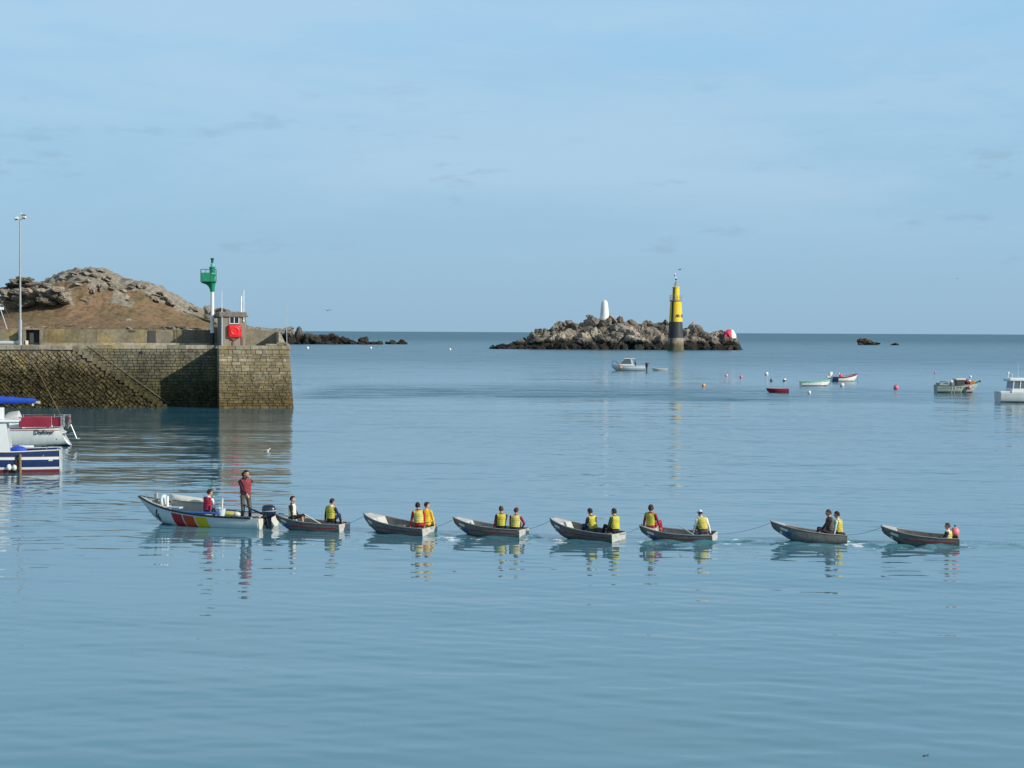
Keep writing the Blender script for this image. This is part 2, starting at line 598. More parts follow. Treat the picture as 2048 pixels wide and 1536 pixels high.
m_deckc = M('quay_deck', (0.42, 0.39, 0.33), 0.9, var=0.2, scale=1.0)
m_hut = M('hut_render', (0.25, 0.22, 0.18), 0.9, var=0.25, scale=1.8, bump=0.4, bscale=14, col2=(0.15, 0.125, 0.095), m2=(0.5, 0.7), streak=True)
m_roof = M('hut_roof', (0.19, 0.165, 0.14), 0.9, var=0.3, scale=2.5, bump=0.5, bscale=9)
m_dark = M('dark_opening', (0.012, 0.012, 0.012), 0.5)
m_glass = M('window_glass', (0.015, 0.02, 0.025), 0.06)
m_white = M('white_paint', (0.78, 0.78, 0.76), 0.35, var=0.05)
m_column = M('weathered_white', (0.74, 0.73, 0.70), 0.5, var=0.12, scale=2.0, col2=(0.55, 0.50, 0.42), m2=(0.62, 0.75), streak=True)
m_cream = M('cream_paint', (0.66, 0.63, 0.54), 0.5, var=0.1)
m_grey = M('grey_paint', (0.33, 0.37, 0.40), 0.5, var=0.1)
m_galv = M('galvanised', (0.50, 0.53, 0.54), 0.45, 0.3, var=0.1)
m_black = M('black_paint', (0.02, 0.02, 0.022), 0.5, var=0.2)
m_green = M('green_paint', (0.0, 0.23, 0.105), 0.45, var=0.2, scale=2.5, col2=(0.03, 0.17, 0.09), m2=(0.5, 0.7), streak=True)
m_greend = M('dark_green_paint', (0.0, 0.12, 0.065), 0.45, var=0.12)
m_red = M('red_plastic', (0.72, 0.02, 0.025), 0.4, var=0.08)
m_rust = M('rusty_iron', (0.17, 0.09, 0.05), 0.85, var=0.3, scale=10)

# ------------------------------------------------------------------ the pier
ALPHA = R(12)
_c = PIX(437, 816)
QO = Vector((_c.x, _c.y, 0))
TOP = 5.4
pier = thing('harbour_pier', 'old stone harbour pier with steps, parapet and square head at left', 'pier', QO, ALPHA)
U_END, V_REC, V_FL, V_PAR = -34.0, 3.9, 2.3, 6.6


def prism_uz(poly, v0, v1, name, mat):
    return MB().prism(poly, v0, v1).build(name, mat, pier)


# solid cores, set back behind the facing stones
hb = MB()
hb.add([(0.06, -0.19, -1.2), (6.49, -0.19, -1.2), (6.49, 11, -1.2), (0.06, 11, -1.2), (0.06, 0.06, 5.06), (6.15, 0.06, 5.06), (6.15, 11, 5.06), (0.06, 11, 5.06)],
       [(0, 1, 5, 4), (1, 2, 6, 5), (2, 3, 7, 6), (3, 0, 4, 7), (4, 5, 6, 7), (0, 3, 2, 1)])
hb.build('head_core', m_headj, pier)
MB().box(((U_END + 0.05) / 2, (V_REC + 0.05 + 11) / 2, 1.93), (0.05 - U_END, 11 - V_REC - 0.05, 6.26)).build('wall_core', m_recessj, pier)

# three families of unit stones, shared by all blocks
UNIT = []
for k in range(8):
    r_ = random.Random(k)
    j = lambda s=0.03: r_.uniform(-s, s)
    b0 = [(-.5, 0.55, -.5), (.5, 0.55, -.5), (.5, 0.55, .5), (-.5, 0.55, .5)]
    b1 = [(-.5 + abs(j()), -0.25 + j(.1), -.5 + abs(j())), (.5 - abs(j()), -0.25 + j(.1), -.5 + abs(j())), (.5 - abs(j()), -0.25 + j(.1), .5 - abs(j())), (-.5 + abs(j()), -0.25 + j(.1), .5 - abs(j()))]
    b2 = [(-.44 + j(), -0.42 + j(.14), -.42 + j()), (.44 + j(), -0.42 + j(.14), -.42 + j()), (.44 + j(), -0.42 + j(.14), .42 + j()), (-.44 + j(), -0.42 + j(.14), .42 + j())]
    fs = []
    for a in (0, 4):
        fs += [(a + i, a + (i + 1) % 4, a + (i + 1) % 4 + 4, a + i + 4) for i in range(4)]
    fs += [(8, 9, 10, 11)]
    UNIT.append((b0 + b1 + b2, fs))
UMESH = []
for vs, fs in UNIT:
    me = bpy.data.meshes.new('stone')
    me.from_pydata(vs, [], fs)
    bm = bmesh.new(); bm.from_mesh(me); bmesh.ops.recalc_face_normals(bm, faces=bm.faces); bm.to_mesh(me); bm.free()
    me.materials.append(m_head)
    UMESH.append(me)


def head_stone(u, v, z, w, h, d=0.15):
    o = bpy.data.objects.new('stone', random.choice(UMESH))
    link(o, pier)
    o.location = (u, v, z)
    o.scale = (w, d, h)
    o.rotation_euler = (R(-2.3) + random.gauss(0, 0.01), random.gauss(0, 0.016), random.gauss(0, 0.02))


z = -0.22
row = 0
while z < 5.0:
    h = random.choice([random.uniform(0.15, 0.24), random.uniform(0.22, 0.38)])
    if z + h > 4.95:
        h = 5.03 - z
    zc = z + h / 2
    fr = max(0.0, min(1.0, zc / 5.06))
    umax = 6.49 - 0.34 * fr
    vf = -0.25 * (1 - fr) + 0.02
    u = 0.02
    while u < umax - 0.05:
        w = random.choice([random.uniform(0.3, 0.5), random.uniform(0.45, 0.8), random.uniform(0.7, 1.15)])
        if umax - u - w < 0.3:
            w = umax - u
        head_stone(u + w / 2, vf + 0.02, zc, w - random.uniform(0.008, 0.02), h - random.uniform(0.008, 0.02))
        u += w
    z += h
    row += 1


def joined_stones(cells, name, mat, d=0.2):
    """cells: (u, v, z, w, h, tilt). One mesh of separate blocks with a random shade attribute for each."""
    V, F, RN = [], [], []
    for (u, v, z, w, h, ti) in cells:
        vs, fs = random.choice(UNIT)
        o = len(V)
        ct, st = math.cos(ti), math.sin(ti)
        for (a, b_, c_) in vs:
            a, c_ = a * w, c_ * h
            V.append((u + a * ct - c_ * st, v + b_ * d, z + a * st + c_ * ct))
        F += [tuple(i + o for i in f) for f in fs]
        RN += [random.random()] * len(vs)
    me = bpy.data.meshes.new(name)
    me.from_pydata(V, [], F)
    bm = bmesh.new(); bm.from_mesh(me); bmesh.ops.recalc_face_normals(bm, faces=bm.faces); bm.to_mesh(me); bm.free()
    at = me.attributes.new('rnd', 'FLOAT', 'POINT')
    at.data.foreach_set('value', RN)
    me.materials.append(mat)
    o = link(bpy.data.objects.new(name, me), pier)
    o['kind'] = 'stuff'
    return o


# recessed wall: level courses of small stone
cells = []
z = -0.2
while z < 5.02:
    h = random.uniform(0.2, 0.3)
    h = min(h, 5.04 - z)
    u = U_END if z > 4.9 else -13.5
    while u < -0.02:
        w = min(random.uniform(0.3, 0.62), -0.02 - u)
        if w > 0.12:
            cells.append((u + w / 2, V_REC, z + h / 2, w - 0.02, h - 0.02, random.gauss(0, 0.02)))
        u += w
    z += h
joined_stones(cells, 'wall_stones', m_recess)

# flight of steps with its pitched outer face
U_ST0, U_ST1, NST = -12.3, -4.4, 20
rise, going = TOP / NST, (U_ST1 - U_ST0) / NST
poly = [(U_END, -1.2), (U_ST1 + going, -1.2), (U_ST1 + going, -0.05)]
for k in range(NST):
    poly += [(U_ST1 - k * going, k * rise), (U_ST1 - (k + 1) * going, k * rise)]
poly2 = [(U_END, -1.2), (U_ST1 + 0.3, -1.2), (U_ST1 + 0.3, -0.25), (U_ST0, 4.95), (U_END, 4.95)]
prism_uz(poly2, V_FL + 0.05, V_REC - 0.02, 'flank_core', m_flankj)
for k in range(NST):
    zt = TOP - 0.04 - k * rise
    uc = U_ST0 + (k + 0.5) * going
    s = MB().box((uc + 0.02, (V_FL + V_REC) / 2 - 0.04, zt - 0.13 - rise / 2), (going + 0.09, V_REC - V_FL + 0.1, 0.26 + rise))
    s.build('step', m_step, pier)
cells = []
ang = -math.atan2(TOP, U_ST1 - U_ST0) - R(10)
ca, sa = math.cos(ang), math.sin(ang)
# courses run parallel to the pitch of the stairs
q = -40.0
while q < 30:
    th = random.uniform(0.19, 0.33)
    a = -40.0 + random.uniform(0, 0.4)
    while a < 30:
        w = random.choice([random.uniform(0.2, 0.34), random.uniform(0.3, 0.62)])
        ac, qc = a + w / 2, q + th / 2
        u, zc = ca * ac - sa * qc, sa * ac + ca * qc
        if U_END < u < U_ST1 and -0.3 < zc < 4.86:
            lim = 4.84 if u < U_ST0 - 0.2 else TOP - (u - U_ST0) * TOP / (U_ST1 - U_ST0) - 0.62
            if zc + 0.26 * w < lim + 0.12 and zc < lim:
                cells.append((u, V_FL + random.uniform(-0.07, 0.07), zc, w - random.uniform(0.01, 0.05), th - random.uniform(0.01, 0.05), ang + random.gauss(0, 0.10)))
        a += w
    q += th
joined_stones(cells, 'pitched_stones', m_flank, 0.26)

# coping: long capstones on every edge
def coping(u0, u1, vfront, depth, hh, n0, zb=5.06):
    u = u0
    while u < u1 - 0.05:
        w = random.uniform(1.1, 2.0)
        if u1 - u - w < 0.7:
            w = u1 - u
        MB().rbox((u + w / 2, vfront + depth / 2 + random.uniform(-.012, .012), zb + hh / 2 + random.uniform(-.008, .008)), (w - 0.02, depth, hh), 0.025, seg=1).build(n0, m_cope, pier)
        u += w


coping(-0.03, 6.21, -0.04, 1.0, 0.35, 'capstone')
coping(U_END, U_ST0 - 0.02, V_FL - 0.06, 1.2, 0.4, 'capstone', zb=4.98)
coping(U_ST0 + 0.3, -0.05, V_REC - 0.07, 0.9, 0.36, 'capstone')
MB().box(((U_END - 0.05) / 2, 7.2, 5.33), (-0.05 - U_END, 6.4, 0.1)).build('deck', m_deckc, pier)
MB().box((3.06, 5.9, 5.33), (6.14, 9.8, 0.1)).build('deck', m_deckc, pier)
MB().box(((U_END + U_ST0) / 2, 3.6, 5.32), (U_ST0 - U_END, 0.8, 0.1)).build('deck', m_deckc, pier)

# parapet: cast panels with open joints, and a ledge at its foot
seams = [U_END, -27.5, -19.0, -10.45, -3.4, 1.2]
for a, b_ in zip(seams[:-1], seams[1:]):
    MB().rbox(((a + b_) / 2, V_PAR + 0.3, 5.38 + 0.69), (b_ - a - 0.05, 0.6, 1.38), 0.03, seg=1).build('parapet_panel', m_conc, pier)
    MB().box(((a + b_) / 2, V_PAR - 0.22, 5.38 + 0.1), (b_ - a - 0.01, 0.44, 0.2)).build('parapet_ledge', m_cope, pier)
MB().rbox((-5.55, V_PAR - 0.03, 6.12), (0.68, 0.1, 1.16), 0.02, seg=1).build('steel_hatch', M('hatch_steel', (0.05, 0.048, 0.045), 0.7, var=0.2), pier)
MB().rbox((-7.3, V_PAR - 0.02, 6.62), (0.55, 0.06, 0.16), 0.02, seg=1).build('patch', M('hatch_steel', (0, 0, 0)), pier)
# sloping parapet of the pier head and its return towards the water
w = MB()
w.add([(2.3, 4.4, 5.38), (5.45, 4.4, 5.38), (5.45, 4.8, 5.38), (2.3, 4.8, 5.38), (2.3, 4.4, 7.02), (5.45, 4.4, 6.62), (5.45, 4.8, 6.62), (2.3, 4.8, 7.02)],
      [(0, 1, 5, 4), (1, 2, 6, 5), (2, 3, 7, 6), (3, 0, 4, 7), (4, 5, 6, 7), (0, 3, 2, 1)])
w.build('head_parapet', m_conc, pier)
w = MB()
w.add([(5.32, 1.4, 5.38), (6.0, 1.4, 5.38), (6.1, 4.39, 5.38), (5.32, 4.39, 5.38), (5.32, 1.6, 6.6), (5.50, 1.6, 6.5), (5.65, 4.39, 6.55), (5.32, 4.39, 6.62)],
      [(0, 1, 5, 4), (1, 2, 6, 5), (2, 3, 7, 6), (3, 0, 4, 7), (4, 5, 6, 7), (0, 3, 2, 1)])
w.build('parapet_return', m_head, pier)
for k in range(5):
    MB().box((5.32 - 0.02, 2.6, 5.7 + 0.17 * k), (0.04, 0.5, 0.04)).build('rung', m_galv, pier)
for (u, w_, h_) in ((4.7, 1.2, 0.16), (5.5, 0.9, 0.3), (5.9, 0.5, 0.18)):
    MB().rbox((u, 0.75, 5.41 + h_ / 2), (w_, 0.7, h_), 0.03, seg=1).build('kerb_stone', m_cope, pier)
# handrail down the steps
rail = MB()
p0, p1 = Vector((U_ST0 + 1.2, V_REC - 0.16, TOP - 0.05)), Vector((U_ST1 + 0.25, V_REC - 0.16, 0.25))
rail.tube([p0, p1], 0.024, 6)
for k in range(6):
    p = p0.lerp(p1, (k + 0.3) / 6)
    rail.tube([p, p + Vector((0, 0.2, -0.02))], 0.02, 5)
rail.build('handrail', M('weathered_rail', (0.2, 0.19, 0.16), 0.8), pier)
# dark weep hole and iron bracket high on the wall
MB().box((-6.5, V_REC - 0.12, 4.75), (0.22, 0.06, 0.22)).build('weep_hole', m_dark, pier)


def Q(u, v, z):
    return QO + Matrix.Rotation(ALPHA, 3, 'Z') @ Vector((u, v, z))


# ------------------------------------------------------------------ hut on the pier head
hut = thing('watch_hut', 'small grey rendered hut with flat roof on the pier head', 'hut', Q(1.38, 4.7, TOP - 0.01), ALPHA + R(4))
w = MB()
w.box((0, 0, 1.3), (2.2, 2.3, 2.62))
w.build('wall', m_hut, hut)
rf = MB()
rf.rbox((-0.02, 0, 2.80), (2.46, 2.6, 0.34), 0.06)
ro = rf.build('roof', m_roof, hut)
MB().rbox((0.02, 0.05, 2.6), (2.62, 2.72, 0.12), 0.03, seg=1).build('eave', m_roof, ro)
for k in range(7):
    MB().ell((random.uniform(-1.1, 1.1), random.uniform(-1, 1), 2.97), (random.uniform(.1, .25), .2, .06), 8, 5).build('rubble', m_roof, ro)
fr = MB()
for (x, zc, sx, sz) in ((-0.3, 2.24, 0.05, 0.62), (0.1, 2.24, 0.06, 0.62), (0.5, 2.24, 0.05, 0.62), (0.1, 1.95, 0.85, 0.06), (0.1, 2.53, 0.85, 0.05)):
    fr.box((x, -1.17, zc), (sx, 0.07, sz))
fo = fr.build('window_frame', m_white, hut)
for x in (-0.1, 0.3):
    MB().box((x, -1.155, 2.24), (0.34, 0.02, 0.52)).build('pane', m_glass, fo)
MB().tube([(-1.0, -1.22, 0), (-1.0, -1.22, 2.9)], 0.075, 10).build('downpipe', m_grey, hut)
MB().tube([(-1.0, -1.22, 2.9), (-1.0, -1.22, 4.8)], [0.035, 0.02], 8).build('aerial', m_white, hut)
ae = MB().tube([(0.93, -1.22, 2.1), (0.93, -1.22, 4.85)], 0.045, 8).build('aerial', m_white, hut)
MB().ell((0.93, -1.22, 4.88), (0.09, 0.09, 0.06), 8, 5).build('cap', m_cream, ae)
MB().box((0.93, -1.19, 2.2), (0.16, 0.1, 0.1)).build('bracket', m_cream, ae)
MB().box((0.78, -1.17, 0.42), (0.18, 0.05, 0.72)).build('stained_recess', m_rust, hut)

lb = thing('lifebuoy_case', 'bright red rounded lifebuoy case hung on the hut wall', 'lifebuoy case', hut.matrix_world @ Vector((0, 0, 0)), ALPHA + R(4))
bpy.context.view_layer.update()
lb.location = hut.matrix_world @ Vector((0.12, -1.16, 1.28))
MB().rbox((0, -0.12, 0), (1.16, 0.24, 1.16), 0.2, seg=4).build('shell', m_red, lb, smooth=50)
tor = MB()
rings = []
rx = Matrix.Rotation(R(90), 3, 'X')
for i in range(25):
    a = 2 * math.pi * i / 24
    c = Vector((0.33 * math.cos(a), -0.235, 0.33 * math.sin(a)))
    e = Vector((math.cos(a), 0, math.sin(a)))
    rings.append([c + e * 0.09 * math.cos(b_) + Vector((0, -1, 0)) * 0.045 * math.sin(b_) for b_ in [2 * math.pi * j / 8 for j in range(8)]])
tor.loft(rings, False, False)
tor.build('raised_ring', m_red, lb, smooth=True)
MB().box((0.5, -0.22, 0.06), (0.1, 0.06, 0.05)).build('catch', m_black, lb)

bol = thing('mooring_bollard', 'small dark iron bollard in front of the hut', 'bollard', Q(1.3, 1.2, TOP))
MB().lathe([(0.16, 0), (0.14, 0.1), (0.12, 0.4), (0.22, 0.46), (0.24, 0.55), (0.12, 0.62), (0.01, 0.64)], 12).build('post', m_rust, bol, smooth=True)
MB().tube([(-0.3, 0, 0.5), (0.25, 0, 0.5)], 0.07, 8).build('cross_bar', m_black, bol, smooth=True)

# ------------------------------------------------------------------ green harbour light
gl = thing('harbour_light', 'green harbour light with railed balcony on a white column', 'harbour light', Q(-0.30, 4.75, TOP - 0.02), ALPHA)
MB().lathe([(0.30, 0), (0.30, 0.04), (0.185, 0.06), (0.185, 1.12)], 16).build('base_tube', m_black, gl, smooth=True)
MB().lathe([(0.175, 1.12), (0.165, 4.85)], 18).build('column', m_column, gl, smooth=True)
MB().lathe([(0.22, 4.85), (0.23, 4.95), (0.25, 5.35), (0.31, 5.7), (0.36, 5.95), (0.36, 6.05)], 18).build('neck', m_green, gl, smooth=True)
br = MB()
br.prism([(-0.2, 4.98), (-0.34, 5.35), (-0.6, 5.62), (-1.05, 5.78), (-1.05, 5.9), (-0.1, 5.9)], -0.05, 0.05)
br.build('bracket', m_green, gl)
MB().box((-0.36, 0, 5.92), (1.5, 0.9, 0.06)).build('platform', m_greend, gl)
pn = MB()
pn.box((-0.56, -0.44, 6.42), (1.06, 0.03, 0.94))
pn.build('side_panel', m_green, gl)
rl = MB()
for (x, y) in ((-1.1, -0.45), (-1.1, 0.45), (-0.6, 0.45), (0.36, -0.45), (0.36, 0.45), (-0.2, -0.47)):
    rl.tube([(x, y, 5.9), (x, y, 7.25)], 0.022, 6)
for zr in (6.6, 7.25):
    rl.tube([(-1.1, -0.45, zr), (-1.1, 0.45, zr), (0.36, 0.45, zr), (0.36, -0.45, zr)] + ([(-1.1, -0.45, zr)] if zr > 7 else []), 0.02, 6)
rl.tube([(-1.1, -0.45, 6.9), (-0.6, -0.46, 5.98)], 0.018, 6)
rl.build('railing', m_greend, gl)
MB().lathe([(0.27, 5.95), (0.27, 6.6), (0.33, 6.62), (0.33, 6.7), (0.27, 6.72), (0.27, 7.4), (0.34, 7.42), (0.34, 7.48), (0.2, 7.55)], 16).build('lantern_housing', m_green, gl, smooth=True)
MB().lathe([(0.2, 6.78), (0.2, 6.86)], 12, (0, -0.1, 0)).build('pale_band', m_galv, gl)
MB().lathe([(0.17, 7.55), (0.17, 7.85), (0.1, 7.95)], 14).build('lens', M('green_lens', (0.12, 0.4, 0.33), 0.1), gl, smooth=True)
MB().lathe([(0.07, 7.95), (0.12, 8.0), (0.12, 8.25), (0.18, 8.38), (0.18, 8.46), (0.05, 8.5)], 14).build('top_vent', m_greend, gl, smooth=True)

for _o in gl.children:      # the head is shorter than the column
    for _v in _o.data.vertices:
        if _v.co.z > 4.8:
            _v.co.z = 4.8 + (_v.co.z - 4.85) * 0.82
            _v.co.x *= 0.92
            _v.co.y *= 0.92

# ------------------------------------------------------------------ lamp post, cabinet, tank on the quay
lp = thing('lamp_post', 'tall slim grey lamp post with two lamp heads on the quay', 'lamp post', Q(-16.85, 4.6, TOP - 0.02), ALPHA)
MB().tube([(0, 0, 0), (0, 0, 2.2)], 0.15, 12).build('base_sleeve', m_grey, lp, smooth=True)
MB().tube([(0, 0, 2.2), (0, 0, 11.0)], [0.10, 0.05], 12).build('pole', M('dull_pole', (0.33, 0.37, 0.37), 0.6, var=0.15), lp, smooth=True)
MB().tube([(-0.34, -0.05, 10.98), (0, 0, 10.85), (0.34, 0.05, 11.05)], 0.035, 6).build('cross_arm', m_grey, lp)
for (x, dz, a) in ((-0.42, 11.0, -0.3), (0.48, 11.12, 0.25)):
    h_ = MB().rbox((x * 0.72, 0, dz), (0.36, 0.34, 0.26), 0.09, rot=Matrix.Rotation(a, 3, 'Y'), seg=3).build('lamp_head', m_cream, lp, smooth=True)
    MB().box((x * 0.72, -0.1, dz - 0.1), (0.22, 0.22, 0.1), rot=Matrix.Rotation(a, 3, 'Y')).build('lens', m_glass, h_)

cab = thing('concrete_cabinet', 'square concrete cabinet with a dark open front beside the lamp post', 'cabinet', Q(-15.85, 6.1, TOP - 0.02), ALPHA)
MB().box((-0.72, 0, 0.66), (0.28, 0.8, 1.32)).build('side_wall', m_conc, cab)
MB().box((0.72, 0, 0.66), (0.28, 0.8, 1.32)).build('side_wall', m_conc, cab)
MB().rbox((0, 0, 1.39), (1.8, 0.86, 0.14), 0.02, seg=1).build('top_slab', m_conc, cab)
MB().box((0, 0.3, 0.66), (1.16, 0.1, 1.3)).build('back_panel', m_dark, cab)
MB().box((-0.1, 0.0, 0.6), (0.35, 0.2, 0.9)).build('meter_box', M('dull_meter', (0.045, 0.05, 0.045), 0.6), cab)
MB().rbox((-0.5, -0.45, 0.2), (0.25, 0.1, 0.36), 0.02).build('white_box', m_cream, cab)

tk = thing('pale_pipe', 'pale grey-blue pipe with white end lying along the quay at far left', 'pipe', Q(-17.9, 5.0, TOP + 0.17), ALPHA)
MB().tube([(-2.6, 0, 0), (0.75, 0, 0)], 0.16, 12).build('barrel', M('pale_blue_plastic', (0.38, 0.46, 0.47), 0.5), tk, smooth=True)
MB().tube([(0.75, 0, 0), (1.0, 0, 0)], 0.17, 12).build('end_cap', m_white, tk, smooth=True)

# ------------------------------------------------------------------ rocks
def rock_mesh(seed, sub=4, planes=10, rough=0.085, strata=0.0):
    """Angular boulder: a ball cut by random planes, then roughened."""
    r_ = np.random.default_rng(seed)
    bm = bmesh.new()
    bmesh.ops.create_icosphere(bm, subdivisions=sub, radius=1.0)
    d = np.array([v.co[:] for v in bm.verts])
    d /= np.linalg.norm(d, axis=1)[:, None]
    n = r_.normal(size=(planes, 3))
    n /= np.linalg.norm(n, axis=1)[:, None]
    h = r_.uniform(0.5, 0.95, planes)
    dot = d @ n.T
    rad = np.where(dot > 0.05, h[None, :] / np.maximum(dot, 0.05), 9).min(1)
    rad = np.minimum(rad, 1.15)
    p = d * rad[:, None]
    p += d * (rough * (vnoise(p[:, 0] * 3 + p[:, 2] * 2 + seed, p[:, 1] * 3 - p[:, 2] * 2, seed) - 0.5) * 2)[:, None]
    p += d * (rough * 0.5 * (vnoise(p[:, 0] * 8 + p[:, 2] * 5, p[:, 1] * 8 - p[:, 2] * 6, seed + 5) - 0.5) * 2)[:, None]
    q1 = np.abs(vnoise(p[:, 0] * 2.3 + p[:, 2] * 3.1 + seed, p[:, 1] * 2.3 + p[:, 2] * 1.7, seed + 9) - 0.5) * 2
    p -= d * (rough * 2.2 * np.clip(1 - q1 * 5, 0, 1))[:, None]
    p += d * (rough * 0.35 * (vnoise(p[:, 0] * 19 + p[:, 2] * 11, p[:, 1] * 19 - p[:, 2] * 13, seed + 15) - 0.5) * 2)[:, None]
    if strata:
        q = p[:, 2] * 4.5 + 0.5 * vnoise(p[:, 0] * 2, p[:, 1] * 2, seed)
        s = np.abs((q % 1.0) - 0.5) * 2
        cut = np.clip((s - 0.72) / 0.28, 0, 1)
        p[:, :2] *= (1 - strata * cut)[:, None]
    for v, c in zip(bm.verts, p):
        v.co = c
    me = bpy.data.meshes.new('boulder')
    bm.to_mesh(me)
    bm.free()
    me.polygons.foreach_set('use_smooth', [True] * len(me.polygons))
    me.set_sharp_from_angle(angle=R(28))
    return me


def rock_mat(name, pale, mid, dark, tide, dry, seam=0.25, weather=None):
    m = bpy.data.materials.new(name)
    m.use_nodes = True
    t = m.node_tree
    b = t.nodes['Principled BSDF']
    g = t.nodes.new('ShaderNodeNewGeometry')
    sp = t.nodes.new('ShaderNodeSeparateXYZ')
    t.links.new(g.outputs['Position'], sp.inputs[0])
    oi = t.nodes.new('ShaderNodeObjectInfo')
    big = noisen(t, g.outputs['Position'], 0.16, 5.0, 0.62)
    fine = noisen(t, g.outputs['Position'], 0.9, 6.0, 0.7, mapping=(1, 1, 2.2))
    c = mixc(t, mapr(t, big.outputs[0], 0.35, 0.65), pale, mid)
    c = mixc(t, mathn(t, 'MULTIPLY', mapr(t, fine.outputs[0], 0.56, 0.7), 0.6), c, weather or (0.20, 0.15, 0.09))
    zz = mathn(t, 'ADD', sp.outputs[2], mathn(t, 'MULTIPLY', mathn(t, 'SUBTRACT', big.outputs[0], 0.5), 5.0))
    c = mixc(t, mapr(t, zz, tide - dry, tide + dry, 1.0, 0.0), c, dark)
    h = t.nodes.new('ShaderNodeHueSaturation')
    t.links.new(c, h.inputs['Color'])
    v = mathn(t, 'MULTIPLY', mapr(t, fine.outputs[0], 0.3, 0.7, 0.65, 1.3, smooth=False), mapr(t, oi.outputs['Random'], 0, 1, 0.5, 1.25, smooth=False))
    t.links.new(v, h.inputs['Value'])
    t.links.new(h.outputs[0], b.inputs['Base Color'])
    b.inputs['Roughness'].default_value = 0.92
    b.inputs['Specular IOR Level'].default_value = 0.2
    bn = t.nodes.new('ShaderNodeBump')
    bn.inputs['Strength'].default_value = 1.0
    bn.inputs['Distance'].default_value = 0.5
    t.links.new(fine.outputs[0], bn.inputs['Height'])
    t.links.new(bn.outputs[0], b.inputs['Normal'])
    MATS[name] = m
    return m


m_islet = rock_mat('islet_rock', (0.36, 0.31, 0.245), (0.185, 0.165, 0.14), (0.042, 0.038, 0.032), 3.4, 0.9, weather=(0.30, 0.20, 0.12))
m_reef = rock_mat('reef_rock', (0.24, 0.22, 0.19), (0.14, 0.125, 0.105), (0.04, 0.036, 0.03), 5.0, 2.0)
m_skerry = rock_mat('skerry_rock', (0.10, 0.08, 0.06), (0.08, 0.062, 0.048), (0.05, 0.04, 0.03), 0.5, 0.5)
m_tor = rock_mat('tor_rock', (0.32, 0.28, 0.225), (0.20, 0.175, 0.14), (0.2, 0.18, 0.15), -20, 1.0, weather=(0.17, 0.15, 0.11))

ROCKS = {}


def rocks_for(mat, n=9, **kw):
    key = mat.name
    if key not in ROCKS:
        ROCKS[key] = []
        for k in range(n):
            me = rock_mesh(100 + k, **kw)
            me.materials.append(mat)
            ROCKS[key].append(me)
    return ROCKS[key]


def put_rock(mat, root, loc, s, rot=None, name='boulder', k=None, **kw):
    ms = rocks_for(mat, **kw)
    o = bpy.data.objects.new(name, ms[k % len(ms)] if k is not None else random.choice(ms))
    link(o, root)
    o.location = loc
    o.scale = s
    o.rotation_euler = rot if rot is not None else (random.uniform(-.5, .5), random.uniform(-.5, .5), random.uniform(0, 6.28))
    return o


# ------------------------------------------------------------------ the rocky islet with the daymark
I0 = PIX(1228, 699)
IY = I0.y + 14
islet = thing('rocky_islet', 'long rocky islet of tumbled pale boulders far out on the water', 'islet', (I0.x, IY, 0))
# outline of the heap against the sky, as pixels of the photograph
prof = [(972, 697), (985, 690), (1010, 687), (1035, 680), (1058, 668), (1075, 658), (1095, 657), (1110, 648), (1125, 641), (1140, 641), (1155, 643), (1165, 642), (1178, 630), (1195, 634), (1212, 636), (1225, 634), (1240, 638),
        (1255, 640), (1275, 638), (1290, 641), (1310, 641), (1330, 640), (1345, 648), (1360, 662), (1370, 652), (1386, 648), (1400, 656), (1415, 662), (1430, 664), (1442, 660), (1455, 657), (1470, 664), (1478, 684), (1482, 698)]
ip = [AT(a, b_, IY) for a, b_ in prof]
ix, iz = np.array([p.x for p in ip]), np.array([p.z for p in ip])
gx = np.linspace(ix[0] - 2, ix[-1] + 2, 150)
gy = np.linspace(-17, 22, 52)
GX, GY = np.meshgrid(gx, gy)
H = np.interp(GX, ix, iz, 0, 0)
env = np.clip(np.where(GY < 0, 1 + GY / 15.5, 1 - GY / 21), 0, 1) ** 0.75
core = H * env * 0.97 + fbm(GX / 5, GY / 4, 5, 5) * 2.6 * np.clip(H / 6, 0.15, 1) - 0.6
me = np_mesh('rock_core', np.stack([GX - I0.x, GY, core], -1).reshape(-1, 3), grid_faces(52, 150))
me.materials.append(m_islet)
me.set_sharp_from_angle(angle=R(30))
link(bpy.data.objects.new('rock_core', me), islet)


def islet_h(X, yl):
    e = max(0.0, min(1.0, 1 + yl / 15.5 if yl < 0 else 1 - yl / 21)) ** 0.75
    return float(np.interp(X, ix, iz, 0, 0)) * e * 0.97


